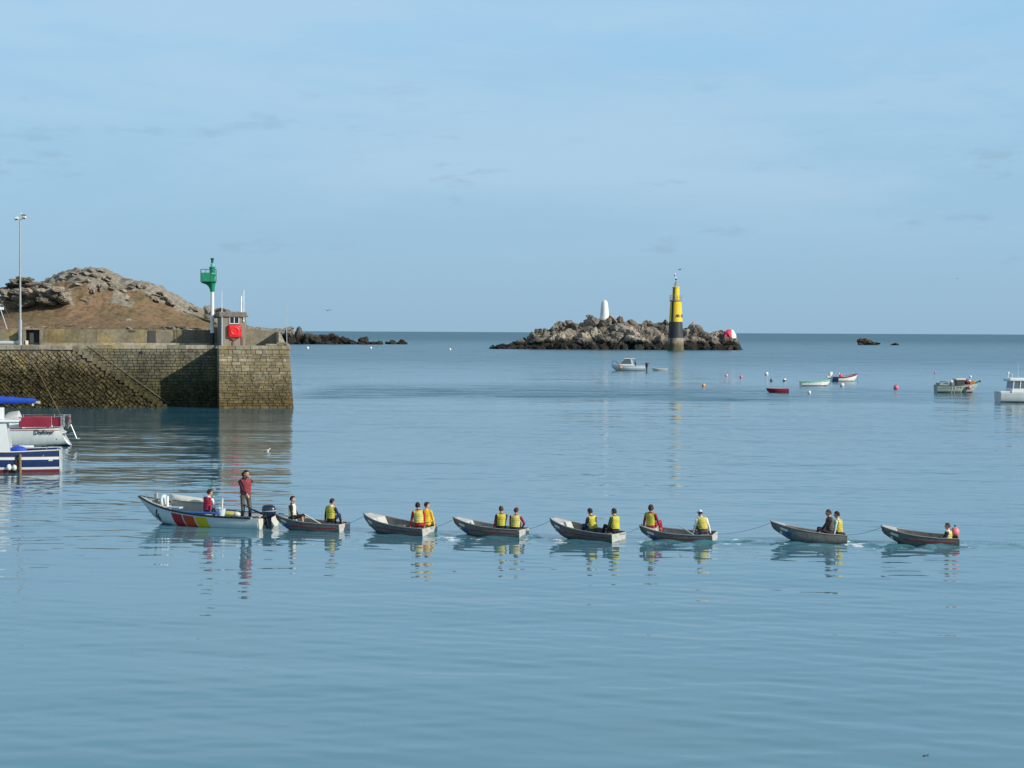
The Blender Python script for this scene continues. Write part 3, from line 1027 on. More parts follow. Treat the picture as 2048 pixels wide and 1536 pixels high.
big = [  # pixel x, top y, width in pixels, local depth: the boulders one can tell apart
    (1066, 664, 18, -4), (1076, 659, 22, -3), (1094, 657, 26, -3), (1108, 650, 20, -4), (1120, 642, 20, -3), (1134, 640, 26, -2), (1150, 646, 20, -5), (1142, 660, 26, -8), (1166, 644, 14, -2), (1180, 628, 16, -2), (1185, 634, 24, -4), (1214, 636, 20, -5), (1226, 632, 18, -3),
    (1240, 632, 18, -2), (1232, 645, 28, -7), (1262, 641, 20, 0), (1296, 641, 22, 0), (1318, 648, 26, -4), (1332, 640, 18, -2), (1326, 652, 26, -6), (1250, 656, 40, -9), (1285, 653, 34, -9), (1310, 660, 36, -10), (1275, 666, 44, -12), (1235, 662, 28, -11), (1322, 672, 30, -12),
    (1292, 676, 30, -13), (1245, 680, 34, -13), (1385, 646, 24, -4), (1395, 652, 26, -5), (1372, 656, 24, -3), (1390, 668, 26, -8), (1412, 662, 28, -6), (1432, 664, 18, -5), (1425, 674, 24, -9), (1458, 656, 32, -6), (1452, 672, 30, -9), (1405, 680, 30, -11), (1366, 676, 24, -11), (1438, 684, 26, -11), (1466, 680, 26, -9),
    (1160, 664, 24, -10), (1120, 664, 26, -9), (1100, 672, 24, -10), (1185, 656, 26, -9), (1200, 670, 30, -12), (1170, 678, 26, -13), (1080, 678, 22, -10), (1040, 682, 18, -6), (1022, 686, 16, -6), (1005, 689, 16, -4), (990, 692, 12, -3), (1055, 686, 20, -9), (1130, 684, 24, -12), (1205, 644, 20, -6), (1090, 666, 18, -7), (1345, 652, 20, -3), (1352, 668, 22, -8)]
big += [(1140, 664, 52, -6), (1262, 656, 64, -6), (1304, 662, 60, -7), (1200, 652, 54, -4), (1392, 660, 46, -5), (1440, 670, 44, -4), (1092, 670, 46, -6), (1170, 668, 50, -8), (1235, 672, 56, -10)]
for i, (px, pt, pw, dy) in enumerate(big):
    p = AT(px, pt, IY + dy)
    s = pw * p.y / FPX / 2
    hz = s * random.uniform(0.75, 1.05)
    o = put_rock(m_islet, islet, (p.x - I0.x, dy, p.z - hz * 0.9), (s * random.uniform(0.95, 1.15), s * random.uniform(0.9, 1.2), hz), (random.uniform(-.6, .6), random.uniform(-.6, .6), random.uniform(0, 6.28)), k=i)
    if (px, pt) == (1458, 656):
        PAINTED = o
for i in range(170):
    X = random.uniform(ix[0] + 2, ix[-1] - 1)
    yl = random.uniform(-15, -1)
    zb = islet_h(X, yl)
    s = random.uniform(0.5, 1.7) * (0.6 + 0.4 * min(1, zb / 4))
    put_rock(m_islet, islet, (X - I0.x, yl, max(0.0, zb - 0.4 * s)), (s * random.uniform(.8, 1.4), s, s * random.uniform(.6, .95)))
# weed-black ledge along the waterline
for i in range(70):
    X = random.uniform(ix[0] + 1, ix[-1] - 3.5)
    hh = max(1.0, min(3.0, float(np.interp(X, ix, iz)) * 0.3))
    yl = -15.5 + random.uniform(-1.2, 2) + 3.5 * (1 - min(1, hh / 2))
    put_rock(m_islet, islet, (X - I0.x, yl, 0.15), (random.uniform(1.2, 2.6), random.uniform(1, 2), random.uniform(0.5, 1.0) * hh))

# red and white daymark painted on the end boulder
pm = bpy.data.materials.new('painted_rock')
pm.use_nodes = True
t = pm.node_tree
g = t.nodes.new('ShaderNodeNewGeometry')
sp = t.nodes.new('ShaderNodeSeparateXYZ')
t.links.new(g.outputs['Position'], sp.inputs[0])
_p = AT(1462.5, 666, IY - 6)
wb = noisen(t, g.outputs['Position'], 0.6, 4.0)
xx = mathn(t, 'ADD', sp.outputs[0], mathn(t, 'MULTIPLY', wb.outputs[0], 0.6))
zz = mathn(t, 'ADD', sp.outputs[2], mathn(t, 'MULTIPLY', wb.outputs[0], 1.0))
cc = mixc(t, mapr(t, xx, _p.x + 0.2, _p.x + 0.5), (0.60, 0.03, 0.085), (0.72, 0.72, 0.70))
cc = mixc(t, mapr(t, zz, _p.z - 1.7, _p.z - 1.2), (0.10, 0.085, 0.07), cc)
t.links.new(cc, t.nodes['Principled BSDF'].inputs['Base Color'])
t.nodes['Principled BSDF'].inputs['Roughness'].default_value = 0.7
PAINTED.data = rock_mesh(77, sub=4, planes=60, rough=0.03)
PAINTED.data.materials.clear()
PAINTED.data.materials.append(pm)
PAINTED.name = 'painted_boulder'
PAINTED['label'] = 'boulder with its top painted red and white'
_q = AT(1458, 656, IY - 6)
PAINTED.scale = (4.5, 3.8, 4.6)
PAINTED.location = (_q.x - I0.x, -6, _q.z - 3.4)
PAINTED.rotation_euler = (0.1, 0.15, 0.4)

dm = AT(1209, 634, IY - 3)
day = thing('white_daymark', 'white rounded cone daymark standing on top of the islet', 'daymark', (dm.x, IY - 3, dm.z - 0.8))
hh = AT(1209, 600, IY - 3).z - dm.z + 0.8
MB().lathe([(1.95, 0), (1.8, 1.2), (1.55, hh * 0.55), (1.32, hh * 0.8), (1.1, hh * 0.9), (0.75, hh * 0.965), (0.3, hh * 0.995), (0.02, hh)], 22).build('cone', m_column, day, smooth=60)
MB().lathe([(2.15, -0.5), (2.15, 0.25), (1.95, 0.3)], 22).build('plinth', m_cream, day)

# ------------------------------------------------------------------ yellow and black beacon tower
T0 = PIX(1351, 701.5)
tow = thing('beacon_tower', 'yellow and black stone beacon tower standing in the sea before the islet', 'beacon tower', (T0.x, T0.y, 0))
K = T0.y / FPX            # metres for each photograph pixel at the tower


def tz(py):
    return AT(1351, py, T0.y).z


m_yel = M('tower_yellow', (0.80, 0.53, 0.015), 0.6, var=0.22, scale=0.8, col2=(0.52, 0.33, 0.03), m2=(0.55, 0.72), streak=True)
m_tblk = M('tower_black', (0.028, 0.032, 0.04), 0.65, var=0.35, scale=0.8, col2=(0.07, 0.07, 0.07), m2=(0.55, 0.75), streak=True)
m_tstone = stone_mat('tower_granite', (0.36, 0.32, 0.25), (0.30, 0.26, 0.2), (0.14, 0.125, 0.085), 3.2, 1.0, 0.3)
MB().lathe([(17.2 * K, -1.0), (16.9 * K, 0), (15.4 * K, tz(676))], 32).build('granite_base', m_tstone, tow, smooth=True)
MB().lathe([(15.35 * K, tz(676)), (13.4 * K, tz(643.5))], 32).build('black_band', m_tblk, tow, smooth=True)
MB().lathe([(13.35 * K, tz(643.5)), (11.0 * K, tz(603))], 32).build('yellow_shaft', m_yel, tow, smooth=True)
MB().lathe([(11.3 * K, tz(603)), (12.6 * K, tz(602)), (12.6 * K, tz(600.4)), (8.0 * K, tz(600.2))], 32).build('gallery', m_tstone, tow)
MB().lathe([(7.4 * K, tz(600.4)), (6.6 * K, tz(576)), (7.3 * K, tz(575.6)), (7.3 * K, tz(573.8)), (1.0 * K, tz(573.2))], 28).build('upper_shaft', m_yel, tow, smooth=True)
rl = MB()
for k in range(14):
    a = 2 * math.pi * k / 14
    rl.tube([(12.1 * K * math.cos(a), 12.1 * K * math.sin(a), tz(600.6)), (12.1 * K * math.cos(a), 12.1 * K * math.sin(a), tz(591))], 0.05, 5)
for py in (591, 595.5):
    rl.tube([(12.1 * K * math.cos(2 * math.pi * k / 28), 12.1 * K * math.sin(2 * math.pi * k / 28), tz(py)) for k in range(29)], 0.05, 5)
rl.build('railing', m_grey, tow)
ld = MB()
for r0, r1, z0, z1 in ((17.3 * K, 11.6 * K, 0.5, tz(603)), (7.8 * K, 7.2 * K, tz(600), tz(575))):
    for da in (-0.09, 0.09):
        a = R(-127) + da * (1 if r0 > 10 * K else 1.6)
        ld.tube([(r0 * math.cos(a), r0 * math.sin(a), z0), (r1 * math.cos(a), r1 * math.sin(a), z1)], 0.09, 5)
    n = int((z1 - z0) / 0.5)
    for k in range(n):
        f = (k + .5) / n
        rr, zc = r0 + (r1 - r0) * f, z0 + (z1 - z0) * f
        q = [R(-127) - 0.09, R(-127) + 0.09]
        ld.tube([(rr * math.cos(q[0]), rr * math.sin(q[0]), zc), (rr * math.cos(q[1]), rr * math.sin(q[1]), zc)], 0.04, 4)
ld.build('ladder', m_black, tow)
a = R(-127)
MB().prism([(-0.35, 0), (0.35, 0), (0.35, 1), (-0.35, 1)], -0.05, 0.05)
st = MB()
st.loft([[Vector((r0 * math.cos(a + s_ * dd), r0 * math.sin(a + s_ * dd), z0)) for (s_, r0) in ((-1, ro), (1, ro), (1, ro - .2), (-1, ro - .2))] for (ro, z0, dd) in ((13.5 * K, tz(643), 0.13), (11.3 * K, tz(603.4), 0.15))])
st.build('dark_ladder_stripe', m_tblk, tow)
mast = MB()
mast.tube([(0, 0, tz(573.5)), (0, 0, tz(559))], [0.28, 0.12], 8)
for k in range(4):
    a = k * math.pi / 2 + 0.5
    mast.tube([(3.8 * K * math.cos(a), 3.8 * K * math.sin(a), tz(573)), (0.6 * K * math.cos(a), 0.6 * K * math.sin(a), tz(561))], 0.06, 5)
mast.tube([(-3.4 * K, 0, tz(573)), (-3.4 * K, 0, tz(565))], 0.08, 5)
mast.build('mast', m_grey, tow)
MB().lathe([(0.1, tz(560)), (0.55, tz(558.5)), (0.05, tz(557))], 10).build('cage', m_black, tow)
MB().tube([(0, 0, tz(559)), (-1.6 * K, 0, tz(551))], [0.2, 0.22], 8).build('white_light', m_white, tow)
MB().ell((-2.2 * K, 0, tz(551)), (1.6 * K, 0.4, 0.25), 8, 5).build('dark_vane', m_black, tow)
MB().tube([(-1.7 * K, 0, tz(550)), (-1.9 * K, 0, tz(544.5))], [0.18, 0.06], 8).build('white_tip', m_white, tow)
for i, ch in enumerate('AR CHADEN'):
    if ch == ' ':
        continue
    a = R(-84) + i * 0.30
    zc = tz(634.5)
    rr = np.interp(zc, [tz(643.5), tz(603)], [13.35 * K, 11.0 * K]) + 0.03
    lettering(ch, 1.5, m_tblk, tow, (rr * math.cos(a), rr * math.sin(a), zc), (R(88), 0, a + R(90)), extrude=0.05, bold=0.03)

# ------------------------------------------------------------------ outlying rocks
def reef(name, label, pts, wl, mat, n_extra=0):
    base = PIX(sum(p[0] for p in pts) / len(pts), wl)
    o = thing(name, label, 'rock', (base.x, base.y, 0))
    for i, (px, pt, pw) in enumerate(pts):
        dy = random.uniform(1, 4)
        p = AT(px, pt, base.y + dy)
        s = pw * p.y / FPX / 2
        hz = max(0.5, p.z * 0.62)
        put_rock(mat, o, (p.x - base.x, dy, p.z - hz * 0.88), (s, s * 0.9, hz), (random.uniform(-.2, .2), random.uniform(-.2, .2), random.uniform(0, 6.28)), k=i)
    for i in range(n_extra):
        px, pt, pw = random.choice(pts)
        p = AT(px + random.uniform(-.5, .5) * pw, wl, base.y)
        s = random.uniform(0.6, 1.9)
        put_rock(mat, o, (p.x - base.x, random.uniform(-2, 1), 0.2), (s * 1.3, s, s * random.uniform(0.5, 1.1)))
    return o


reef('reef', 'dark rocky reef trailing off into the water beyond the pier head',
     [(574, 662, 30), (585, 657, 26), (596, 658, 24), (606, 664, 24), (620, 666, 30), (634, 669, 28), (648, 669, 28), (662, 668, 22), (672, 671, 26), (684, 674, 30), (696, 678, 30), (706, 681, 26), (728, 672.5, 21), (742, 684.5, 20), (754, 686, 14)], 688.5, m_reef, 60)
reef('reef', 'two low humps of rock just right of the trailing reef', [(775, 683, 16), (785, 680.5, 20), (803, 680, 15), (794, 684.5, 14), (809, 687, 8)], 688.5, m_reef, 6)
reef('sea_rock', 'brown pointed rock awash near the horizon at right', [(1722, 676.5, 16), (1731, 678, 22), (1742, 681, 22), (1754, 684, 12), (1748, 685, 12)], 690, m_skerry, 3)
reef('sea_rock', 'smallest rock awash, right of the brown pointed rock', [(1790, 685.5, 12), (1784, 688, 7), (1796, 688, 6)], 690.5, m_skerry, 0)

# ------------------------------------------------------------------ the heath-covered headland
HY = 640.0
hp = [(-300, 650), (-120, 640), (-40, 628), (0, 620), (30, 606), (60, 590), (80, 575), (100, 562), (118, 553), (135, 546), (165, 541), (185, 537), (208, 538), (225, 549), (250, 559), (280, 563), (310, 571), (330, 584), (355, 602), (380, 617), (410, 625), (440, 638), (465, 655), (485, 672), (520, 690)]
pp = [AT(a, b_, HY) for a, b_ in hp]
hx, hz_ = np.array([p.x for p in pp]), np.array([p.z for p in pp])
gx = np.linspace(hx[0], hx[-1], 420)
gy = np.linspace(535, 740, 170)
GX, GY = np.meshgrid(gx, gy)
ridge = np.interp(GX, hx, hz_)
ridge = ridge + 0.0


def sstep(a, b_, x):
    q = np.clip((x - a) / (b_ - a), 0, 1)
    return q * q * (3 - 2 * q)


front = np.clip((GY - 540) / (HY - 540), 0, 1)
up = 0.42 * front + 0.58 * sstep(0.45, 1.0, front)
back = 1 - sstep(HY, 735, GY)
base_h = 4.2 + 2.5 * sstep(536, 552, GY)
Hh = np.where(GY <= HY, base_h + (ridge - 6.7) * up, base_h + (ridge - 6.7) * back)
Hh = np.where(GY < 545, Hh - (545 - GY) * 0.6, Hh)
nz = fbm(GX / 14, GY / 14, 31, 5)
Hh = Hh + nz * 2.6 * np.clip(front * 1.2, 0.15, 1) + fbm(GX / 3.5, GY / 3.5, 61, 4) * 1.3
# bare rock: ribs running down the seaward shoulder and across the summit
rockm = np.clip((fbm(GX / 11 + GY / 22, GY / 9, 41, 4) + 0.10 + 0.55 * (up - 0.62)) * 5, 0, 1) * sstep(0.50, 0.68, front)
strat = np.abs(((Hh * 0.55 + GX * 0.12 + 2 * vnoise(GX / 6, GY / 6, 3)) % 1.0) - 0.5) * 2
Hh = Hh + rockm * (0.9 * strat + 1.6 * np.abs(fbm(GX / 3.2, GY / 3.2, 51, 4)))
me = np_mesh('headland', np.stack([GX, GY, Hh], -1).reshape(-1, 3), grid_faces(len(gy), len(gx)))
a = me.attributes.new('rock', 'FLOAT', 'POINT')
a.data.foreach_set('value', rockm.ravel().astype(np.float32))
hm = bpy.data.materials.new('heath')
hm.use_nodes = True
t = hm.node_tree
b = t.nodes['Principled BSDF']
g = t.nodes.new('ShaderNodeNewGeometry')
at = t.nodes.new('ShaderNodeAttribute')
at.attribute_name = 'rock'
n1 = noisen(t, g.outputs['Position'], 0.09, 5.0, 0.6, mapping=(0.6, 1, 2))
n2 = noisen(t, g.outputs['Position'], 0.6, 7.0, 0.75)
c = mixc(t, mapr(t, n1.outputs[0], 0.36, 0.62), (0.26, 0.165, 0.10), (0.20, 0.15, 0.08))
c = mixc(t, mathn(t, 'MULTIPLY', mapr(t, n2.outputs[0], 0.48, 0.62), 0.85), c, (0.085, 0.068, 0.038))
rk = mixc(t, mapr(t, n2.outputs[0], 0.4, 0.6), (0.17, 0.155, 0.125), (0.32, 0.29, 0.235))
rf_ = mapr(t, mathn(t, 'ADD', at.outputs['Fac'], mathn(t, 'MULTIPLY', mathn(t, 'SUBTRACT', n2.outputs[0], 0.5), 1.4)), 0.42, 0.62)
t.links.new(mixc(t, rf_, c, rk), b.inputs['Base Color'])
b.inputs['Roughness'].default_value = 0.95
b.inputs['Specular IOR Level'].default_value = 0.1
bn = t.nodes.new('ShaderNodeBump')
bn.inputs['Strength'].default_value = 1.0
bn.inputs['Distance'].default_value = 0.6
t.links.new(n2.outputs[0], bn.inputs['Height'])
t.links.new(bn.outputs[0], b.inputs['Normal'])
me.materials.append(hm)
head = link(bpy.data.objects.new('headland', me))
tag(head, 'brown heath-covered headland with grey rock outcrops behind the pier', 'headland', kind='structure')


def land_z(x, y):
    i = int(np.argmin(abs(gy - y)))
    j = int(np.argmin(abs(gx - x)))
    return float(Hh[i, j])


# stacked granite tor at the left end
tor_t = thing('granite_tor', 'big stacked granite tor at the left end of the headland', 'rock outcrop', (AT(40, 600, 600).x, 600, 0))
slabs = [(20, 605, 34, 13), (42, 604, 34, 12), (62, 603, 30, 12), (16, 596, 28, 12), (36, 595, 32, 11), (58, 594, 34, 11), (18, 587, 30, 11), (40, 586, 34, 10), (62, 585, 28, 10), (22, 579, 30, 10), (44, 578, 32, 9), (62, 576, 24, 9), (32, 571, 28, 8), (52, 569, 32, 8), (66, 568, 18, 7), (38, 564, 24, 7), (54, 562, 26, 7), (46, 557.5, 22, 5), (60, 558, 14, 5)]
for i, (px, pc, pw, ph) in enumerate(slabs):
    yy = 600 + random.uniform(-2, 3)
    p = AT(px, pc, yy)
    k = yy / FPX
    put_rock(m_tor, tor_t, (p.x - tor_t.location.x, yy - 600, p.z), (pw * k / 1.75, 4.0, ph * k * 0.85), (random.uniform(-.08, .08), random.uniform(-.05, .12), random.uniform(-.4, .4)), name='slab', k=i, strata=0.1)
tor2 = thing('granite_tor', 'lower jumbled granite tor just right of the big stacked tor', 'rock outcrop', (AT(108, 600, 600).x, 600, 0))
slabs = [(88, 601, 26, 12), (106, 602, 28, 10), (124, 602, 26, 9), (90, 592, 24, 11), (108, 593, 28, 10), (126, 594, 24, 9), (86, 583, 20, 10), (100, 584, 24, 9), (116, 585, 24, 8), (132, 588, 16, 7), (88, 575, 18, 8), (102, 576, 20, 7), (118, 578, 18, 6), (94, 570, 14, 5), (136, 598, 14, 6)]
for i, (px, pc, pw, ph) in enumerate(slabs):
    yy = 598 + random.uniform(-2, 3)
    p = AT(px, pc, yy)
    k = yy / FPX
    put_rock(m_tor, tor2, (p.x - tor2.location.x, yy - 600, p.z), (pw * k / 1.8, 3.4, ph * k * 0.85), (random.uniform(-.1, .1), random.uniform(0.05, .28), random.uniform(-.4, .4)), name='slab', k=i + 3, strata=0.1)
summit = thing('summit_outcrop', 'weathered grey slabs crowning and lining the seaward slope of the headland', 'rock outcrop', (AT(230, 600, 630).x, 630, 0))
sl = [(150, 548, 34, 7), (170, 546, 26, 7), (188, 541, 22, 6), (205, 543, 24, 7), (195, 552, 34, 7), (165, 556, 34, 7), (140, 558, 28, 7), (215, 554, 24, 8), (232, 562, 30, 7), (200, 574, 26, 16), (212, 580, 22, 14), (236, 576, 28, 12), (190, 580, 18, 12), (250, 580, 20, 10), (275, 568, 22, 7), (292, 574, 26, 8), (306, 582, 26, 9), (318, 588, 24, 9), (330, 596, 26, 9), (300, 592, 20, 10), (312, 600, 22, 10), (342, 604, 18, 8), (326, 606, 20, 8), (285, 582, 18, 8), (180, 562, 26, 7), (222, 566, 22, 6), (160, 566, 22, 6), (265, 572, 18, 6),
      (345, 612, 8, 4), (378, 617, 10, 5), (388, 619, 8, 5)]
sl = [(px + random.uniform(-.3, .3) * pw, pc + random.uniform(-2, 2.5), pw * random.uniform(.45, .75), ph * random.uniform(.6, .95)) for (px, pc, pw, ph) in sl for _ in range(2) if random.random() < 0.72]
for i, (px, pc, pw, ph) in enumerate(sl):
    # stand each slab on the slope where the sight line through it meets the land
    best = None
    for yy in np.arange(HY - 2, 548, -2.0):
        p = AT(px, pc, yy)
        if p.z <= land_z(p.x, yy) + 0.3:
            best = p
    p = best or AT(px, pc, HY - 3)
    k = p.y / FPX
    put_rock(m_tor, summit, (p.x - summit.location.x, p.y - 630, p.z - 0.1), (pw * k / 1.7, 3.0, ph * k * 0.62), (random.uniform(-.15, .15), random.uniform(0.1, .45), random.uniform(-.4, .4)), name='slab', k=i, strata=0.1)
lowr = thing('shore_rocks', 'pale rocks along the foot of the heath above the parapet', 'rocks', (AT(200, 655, 552).x, 552, 0))
for i in range(64):
    px = random.choice([random.uniform(-5, 440), random.uniform(310, 420)])
    yy = random.uniform(548, 556)
    p = AT(px, random.uniform(656, 662), yy)
    s = random.uniform(0.4, 1.3)
    put_rock(m_tor, lowr, (p.x - lowr.location.x, yy - 552, p.z - 0.3), (s * 1.5, s, s * random.uniform(.4, .8)))
for (px, pc, pw, ph) in ((140, 610, 9, 5), (164, 600, 8, 4), (176, 603, 8, 4), (256, 600, 8, 3), (300, 585, 10, 5), (256, 640, 5, 5), (90, 612, 10, 4), (20, 616, 16, 4), (376, 618, 10, 5), (220, 606, 7, 4)):
    best = None
    for yy in np.arange(HY - 2, 548, -2.0):
        p = AT(px, pc, yy)
        if p.z <= land_z(p.x, yy) + 0.2:
            best = p
    if best is not None:
        k = best.y / FPX
        put_rock(m_tor, lowr, (best.x - lowr.location.x, best.y - 552, best.z), (pw * k / 1.8, 1.0, ph * k * 0.7))
knob = thing('rock_knob', 'jagged rocks on the skyline behind the hut and the green light', 'rock outcrop', (AT(428, 625, 620).x, 620, 0))
for i, (px, pc, pw, ph) in enumerate(((416, 620, 14, 16), (428, 624, 14, 12), (434, 622, 10, 10), (450, 622, 12, 12), (442, 630, 26, 12), (420, 632, 30, 10), (386, 618, 8, 7))):
    p = AT(px, pc, 620)
    k = 620 / FPX
    put_rock(m_tor, knob, (p.x - knob.location.x, random.uniform(-1, 1), p.z), (pw * k / 1.8, 1.8, ph * k * 0.62), k=i)
# dark scrub low on the slope
m_scrub = M('scrub', (0.085, 0.06, 0.05), 0.95, var=0.4, scale=0.5, col2=(0.045, 0.05, 0.025))


def scrub(label, x0, x1, pc, ph, n):
    c = AT((x0 + x1) / 2, pc + ph, 556)
    V, F = [], []
    r_ = random.Random(int(x0))
    for i in range(n):
        f = r_.random()
        px = x0 + (x1 - x0) * f
        hh_ = ph * (0.25 + 0.75 * (1 - abs(2 * f - 1) ** 1.5)) * (0.35 + 0.65 * float(vnoise(np.array(px / 9.0), np.array(x0), 3))) * r_.uniform(0.0, 1.0)
        p = AT(px, pc + ph - hh_, 556 + r_.uniform(-2, 2))
        s = r_.uniform(0.12, 0.34)
        d1 = Vector((r_.gauss(0, 1), r_.gauss(0, 1), r_.gauss(0, 1))).normalized() * s
        d2 = Vector((r_.gauss(0, 1), r_.gauss(0, 1), r_.gauss(0, 1))).normalized() * s
        o = len(V)
        q = p - c
        V += [tuple(q - d1), tuple(q + d2), tuple(q + d1), tuple(q - d2)]
        F.append((o, o + 1, o + 2, o + 3))
    me = bpy.data.meshes.new('heather_scrub')
    me.from_pydata(V, [], F)
    me.materials.append(m_scrub)
    o = link(bpy.data.objects.new('heather_scrub', me))
    o.location = c
    tag(o, label, 'scrub', kind='stuff')


scrub('dark heather scrub at the foot of the heath, left of centre', 60, 180, 648, 11, 900)
scrub('dark heather scrub above the parapet beside the green light', 305, 400, 649, 11, 1000)
scrub('thin dark scrub along the parapet at far left', -10, 70, 651, 8, 600)

# ------------------------------------------------------------------ boats: hull lofting
class Hull:
    """Open hull, x forward from the stern, y to port, z up from the waterline."""

    def __init__(s, L, beam, keel, sheer, rake=0.3, e=(0.55, 0.9), thick=0.03, floor=0.06, tr_rake=0.0):
        s.L, s.rake, s.e, s.t, s.fl, s.trr = L, rake, e, thick, floor, tr_rake
        s.bx, s.by = zip(*beam)
        s.kx, s.ky = zip(*keel)
        s.sx, s.sy = zip(*sheer)

    @staticmethod
    def _f(x, xs, ys):
        # smooth interpolation (Catmull-Rom on the control points)
        x = min(max(x, xs[0]), xs[-1])
        i = max(k for k in range(len(xs) - 1) if xs[k] <= x + 1e-9)
        x0, x1, y0, y1 = xs[i], xs[i + 1], ys[i], ys[i + 1]
        m0 = (ys[i + 1] - ys[i - 1]) / (xs[i + 1] - xs[i - 1]) if i else (y1 - y0) / (x1 - x0)
        m1 = (ys[i + 2] - ys[i]) / (xs[i + 2] - xs[i]) if i + 2 < len(xs) else (y1 - y0) / (x1 - x0)
        t = (x - x0) / (x1 - x0)
        h = x1 - x0
        return (2 * t**3 - 3 * t**2 + 1) * y0 + (t**3 - 2 * t**2 + t) * h * m0 + (-2 * t**3 + 3 * t**2) * y1 + (t**3 - t**2) * h * m1

    def pt(s, xn, q, side, off=0.0, inner=False):
        b = max(0.004, s._f(xn, s.bx, s.by))
        zk, zs = s._f(xn, s.kx, s.ky), s._f(xn, s.sx, s.sy)
        if inner:
            b = max(0.002, b - s.t)
            zk += s.t
        th = q * math.pi / 2
        y = b * math.sin(th) ** s.e[0] + off * math.sin(th)
        z = zs - (zs - zk) * math.cos(th) ** s.e[1] - off * 0.2 * (1 - q)
        if inner:
            z = max(z, min(s.fl, zs - 0.01))
        x = s.L * xn - s.rake * xn**5 * (1 - q) ** 1.3 + s.trr * (1 - xn) ** 14 * q
        if inner:
            x = min(max(x, s.t), s.L - s.t * 1.5)
        return Vector((x, side * y, z))

    def sheer_pt(s, xn, side, dy=0.0, dz=0.0):
        p = s.pt(xn, 1, side)
        return Vector((p.x, p.y + side * dy, p.z + dz))

    def shell(s, N=30, m=7):
        mb = MB()
        qs = [1 - i / m for i in range(m)] + [0] + [i / m for i in range(1, m + 1)]
        sd = [1] * m + [1] + [-1] * m
        xs = [1 - (1 - i / N) ** 1.25 for i in range(N + 1)]
        out = [[s.pt(x, q, d) for q, d in zip(qs, sd)] for x in xs]
        inn = [[s.pt(x, q, d, inner=True) for q, d in zip(qs, sd)] for x in xs]
        k = len(qs)
        V = [p for r in out for p in r] + [p for r in inn for p in r]
        o2 = (N + 1) * k
        F = []
        for i in range(N):
            for j in range(k - 1):
                F.append((i * k + j, i * k + j + 1, (i + 1) * k + j + 1, (i + 1) * k + j))
                F.append((o2 + i * k + j, o2 + (i + 1) * k + j, o2 + (i + 1) * k + j + 1, o2 + i * k + j + 1))
            for j in (0, k - 1):
                F.append((i * k + j, (i + 1) * k + j, o2 + (i + 1) * k + j, o2 + i * k + j))
        F.append(tuple(range(k)))
        F.append(tuple(o2 + j for j in range(k - 1, -1, -1)))
        F.append((0, o2, o2 + k - 1, k - 1))
        mb.add(V, F)
        return mb

    def strip(s, x0, x1, q0, q1, side, off=0.006, n=16, skew=0.0, mq=3):
        """Paint strip lying on the hull between two stations and two heights (fractions of girth or callables)."""
        mb = MB()
        f0 = q0 if callable(q0) else (lambda x: q0)
        f1 = q1 if callable(q1) else (lambda x: q1)
        rows = []
        for i in range(n + 1):
            x = x0 + (x1 - x0) * i / n
            r = []
            for j in range(mq + 1):
                q = f0(x) + (f1(x) - f0(x)) * j / mq
                r.append(s.pt(x + skew * (1 - q), q, side, off))
            rows.append(r)
        mb.loft(rows, False, False, closed=False)
        return mb

    def rail(s, r=0.02, x0=0.0, x1=1.0, side=1, dy=0.0, dz=0.0, n=22, nn_=6):
        return MB().tube([s.sheer_pt(x0 + (x1 - x0) * i / n, side, dy, dz) for i in range(n + 1)], r, nn_)

    def q_at(s, xn, z):
        lo, hi = 0.0, 1.0
        for _ in range(24):
            m = (lo + hi) / 2
            if s.pt(xn, m, 1).z < z:
                lo = m
            else:
                hi = m
        return lo


def project(p):
    q = CAM_R.transposed() @ (Vector(p) - Vector((0, 0, CAM_H)))
    return 1024 + FPX * q.x / -q.z, 768 - FPX * q.y / -q.z


def place(L, bow_px, stern_px, wl, tilt):
    """Root location (stern, on the water) and heading of a boat whose bow points left and away by `tilt` degrees."""
    c = PIX((bow_px + stern_px) / 2, wl)
    h = R(180 - tilt)
    d = Vector((math.cos(h), math.sin(h), 0))
    return c - d * L / 2, h


def along(root, px, y=0.0, z=0.3):
    """Local x on a boat whose point (x, y, z) is seen at pixel column px."""
    bpy.context.view_layer.update()
    lo, hi = -1.0, 8.0
    f = lambda x: project(root.matrix_world @ Vector((x, y, z)))[0]
    s = f(lo) < f(hi)
    for _ in range(40):
        m = (lo + hi) / 2
        if (f(m) < px) == s:
            lo = m
        else:
            hi = m
    return lo


m_alu = M('dull_aluminium', (0.125, 0.13, 0.125), 0.55, 0.35, var=0.4, scale=4.0, bump=0.25, bscale=9, col2=(0.075, 0.08, 0.078), tint=True)
m_alub = M('bright_aluminium', (0.55, 0.55, 0.51), 0.5, 0.2, var=0.3, scale=5.0, col2=(0.35, 0.34, 0.31))
m_aluin = M('inner_aluminium', (0.24, 0.235, 0.22), 0.6, 0.3, var=0.25, scale=3.0)
m_redst = M('red_stripe', (0.20, 0.01, 0.016), 0.5, var=0.2)
m_bluel = M('blue_badge', (0.03, 0.06, 0.22), 0.5, var=0.2)
m_badge = M('white_badge', (0.55, 0.56, 0.53), 0.5, var=0.15)
m_rope = M('rope', (0.06, 0.065, 0.06), 0.9)
m_wood = M('varnished_wood', (0.25, 0.15, 0.07), 0.5, var=0.25, scale=12)
m_navy = M('navy_paint', (0.018, 0.035, 0.115), 0.22, var=0.15, scale=2.5, coat=0.3)
m_hullw = M('white_gelcoat', (0.72, 0.74, 0.73), 0.25, var=0.06, scale=1.5, coat=0.3)
m_hullg = M('greyed_gelcoat', (0.54, 0.58, 0.58), 0.3, var=0.12, scale=2.5, coat=0.2, col2=(0.42, 0.44, 0.41), m2=(0.55, 0.75), streak=True)
m_antif = M('red_antifouling', (0.22, 0.03, 0.03), 0.7, var=0.2)
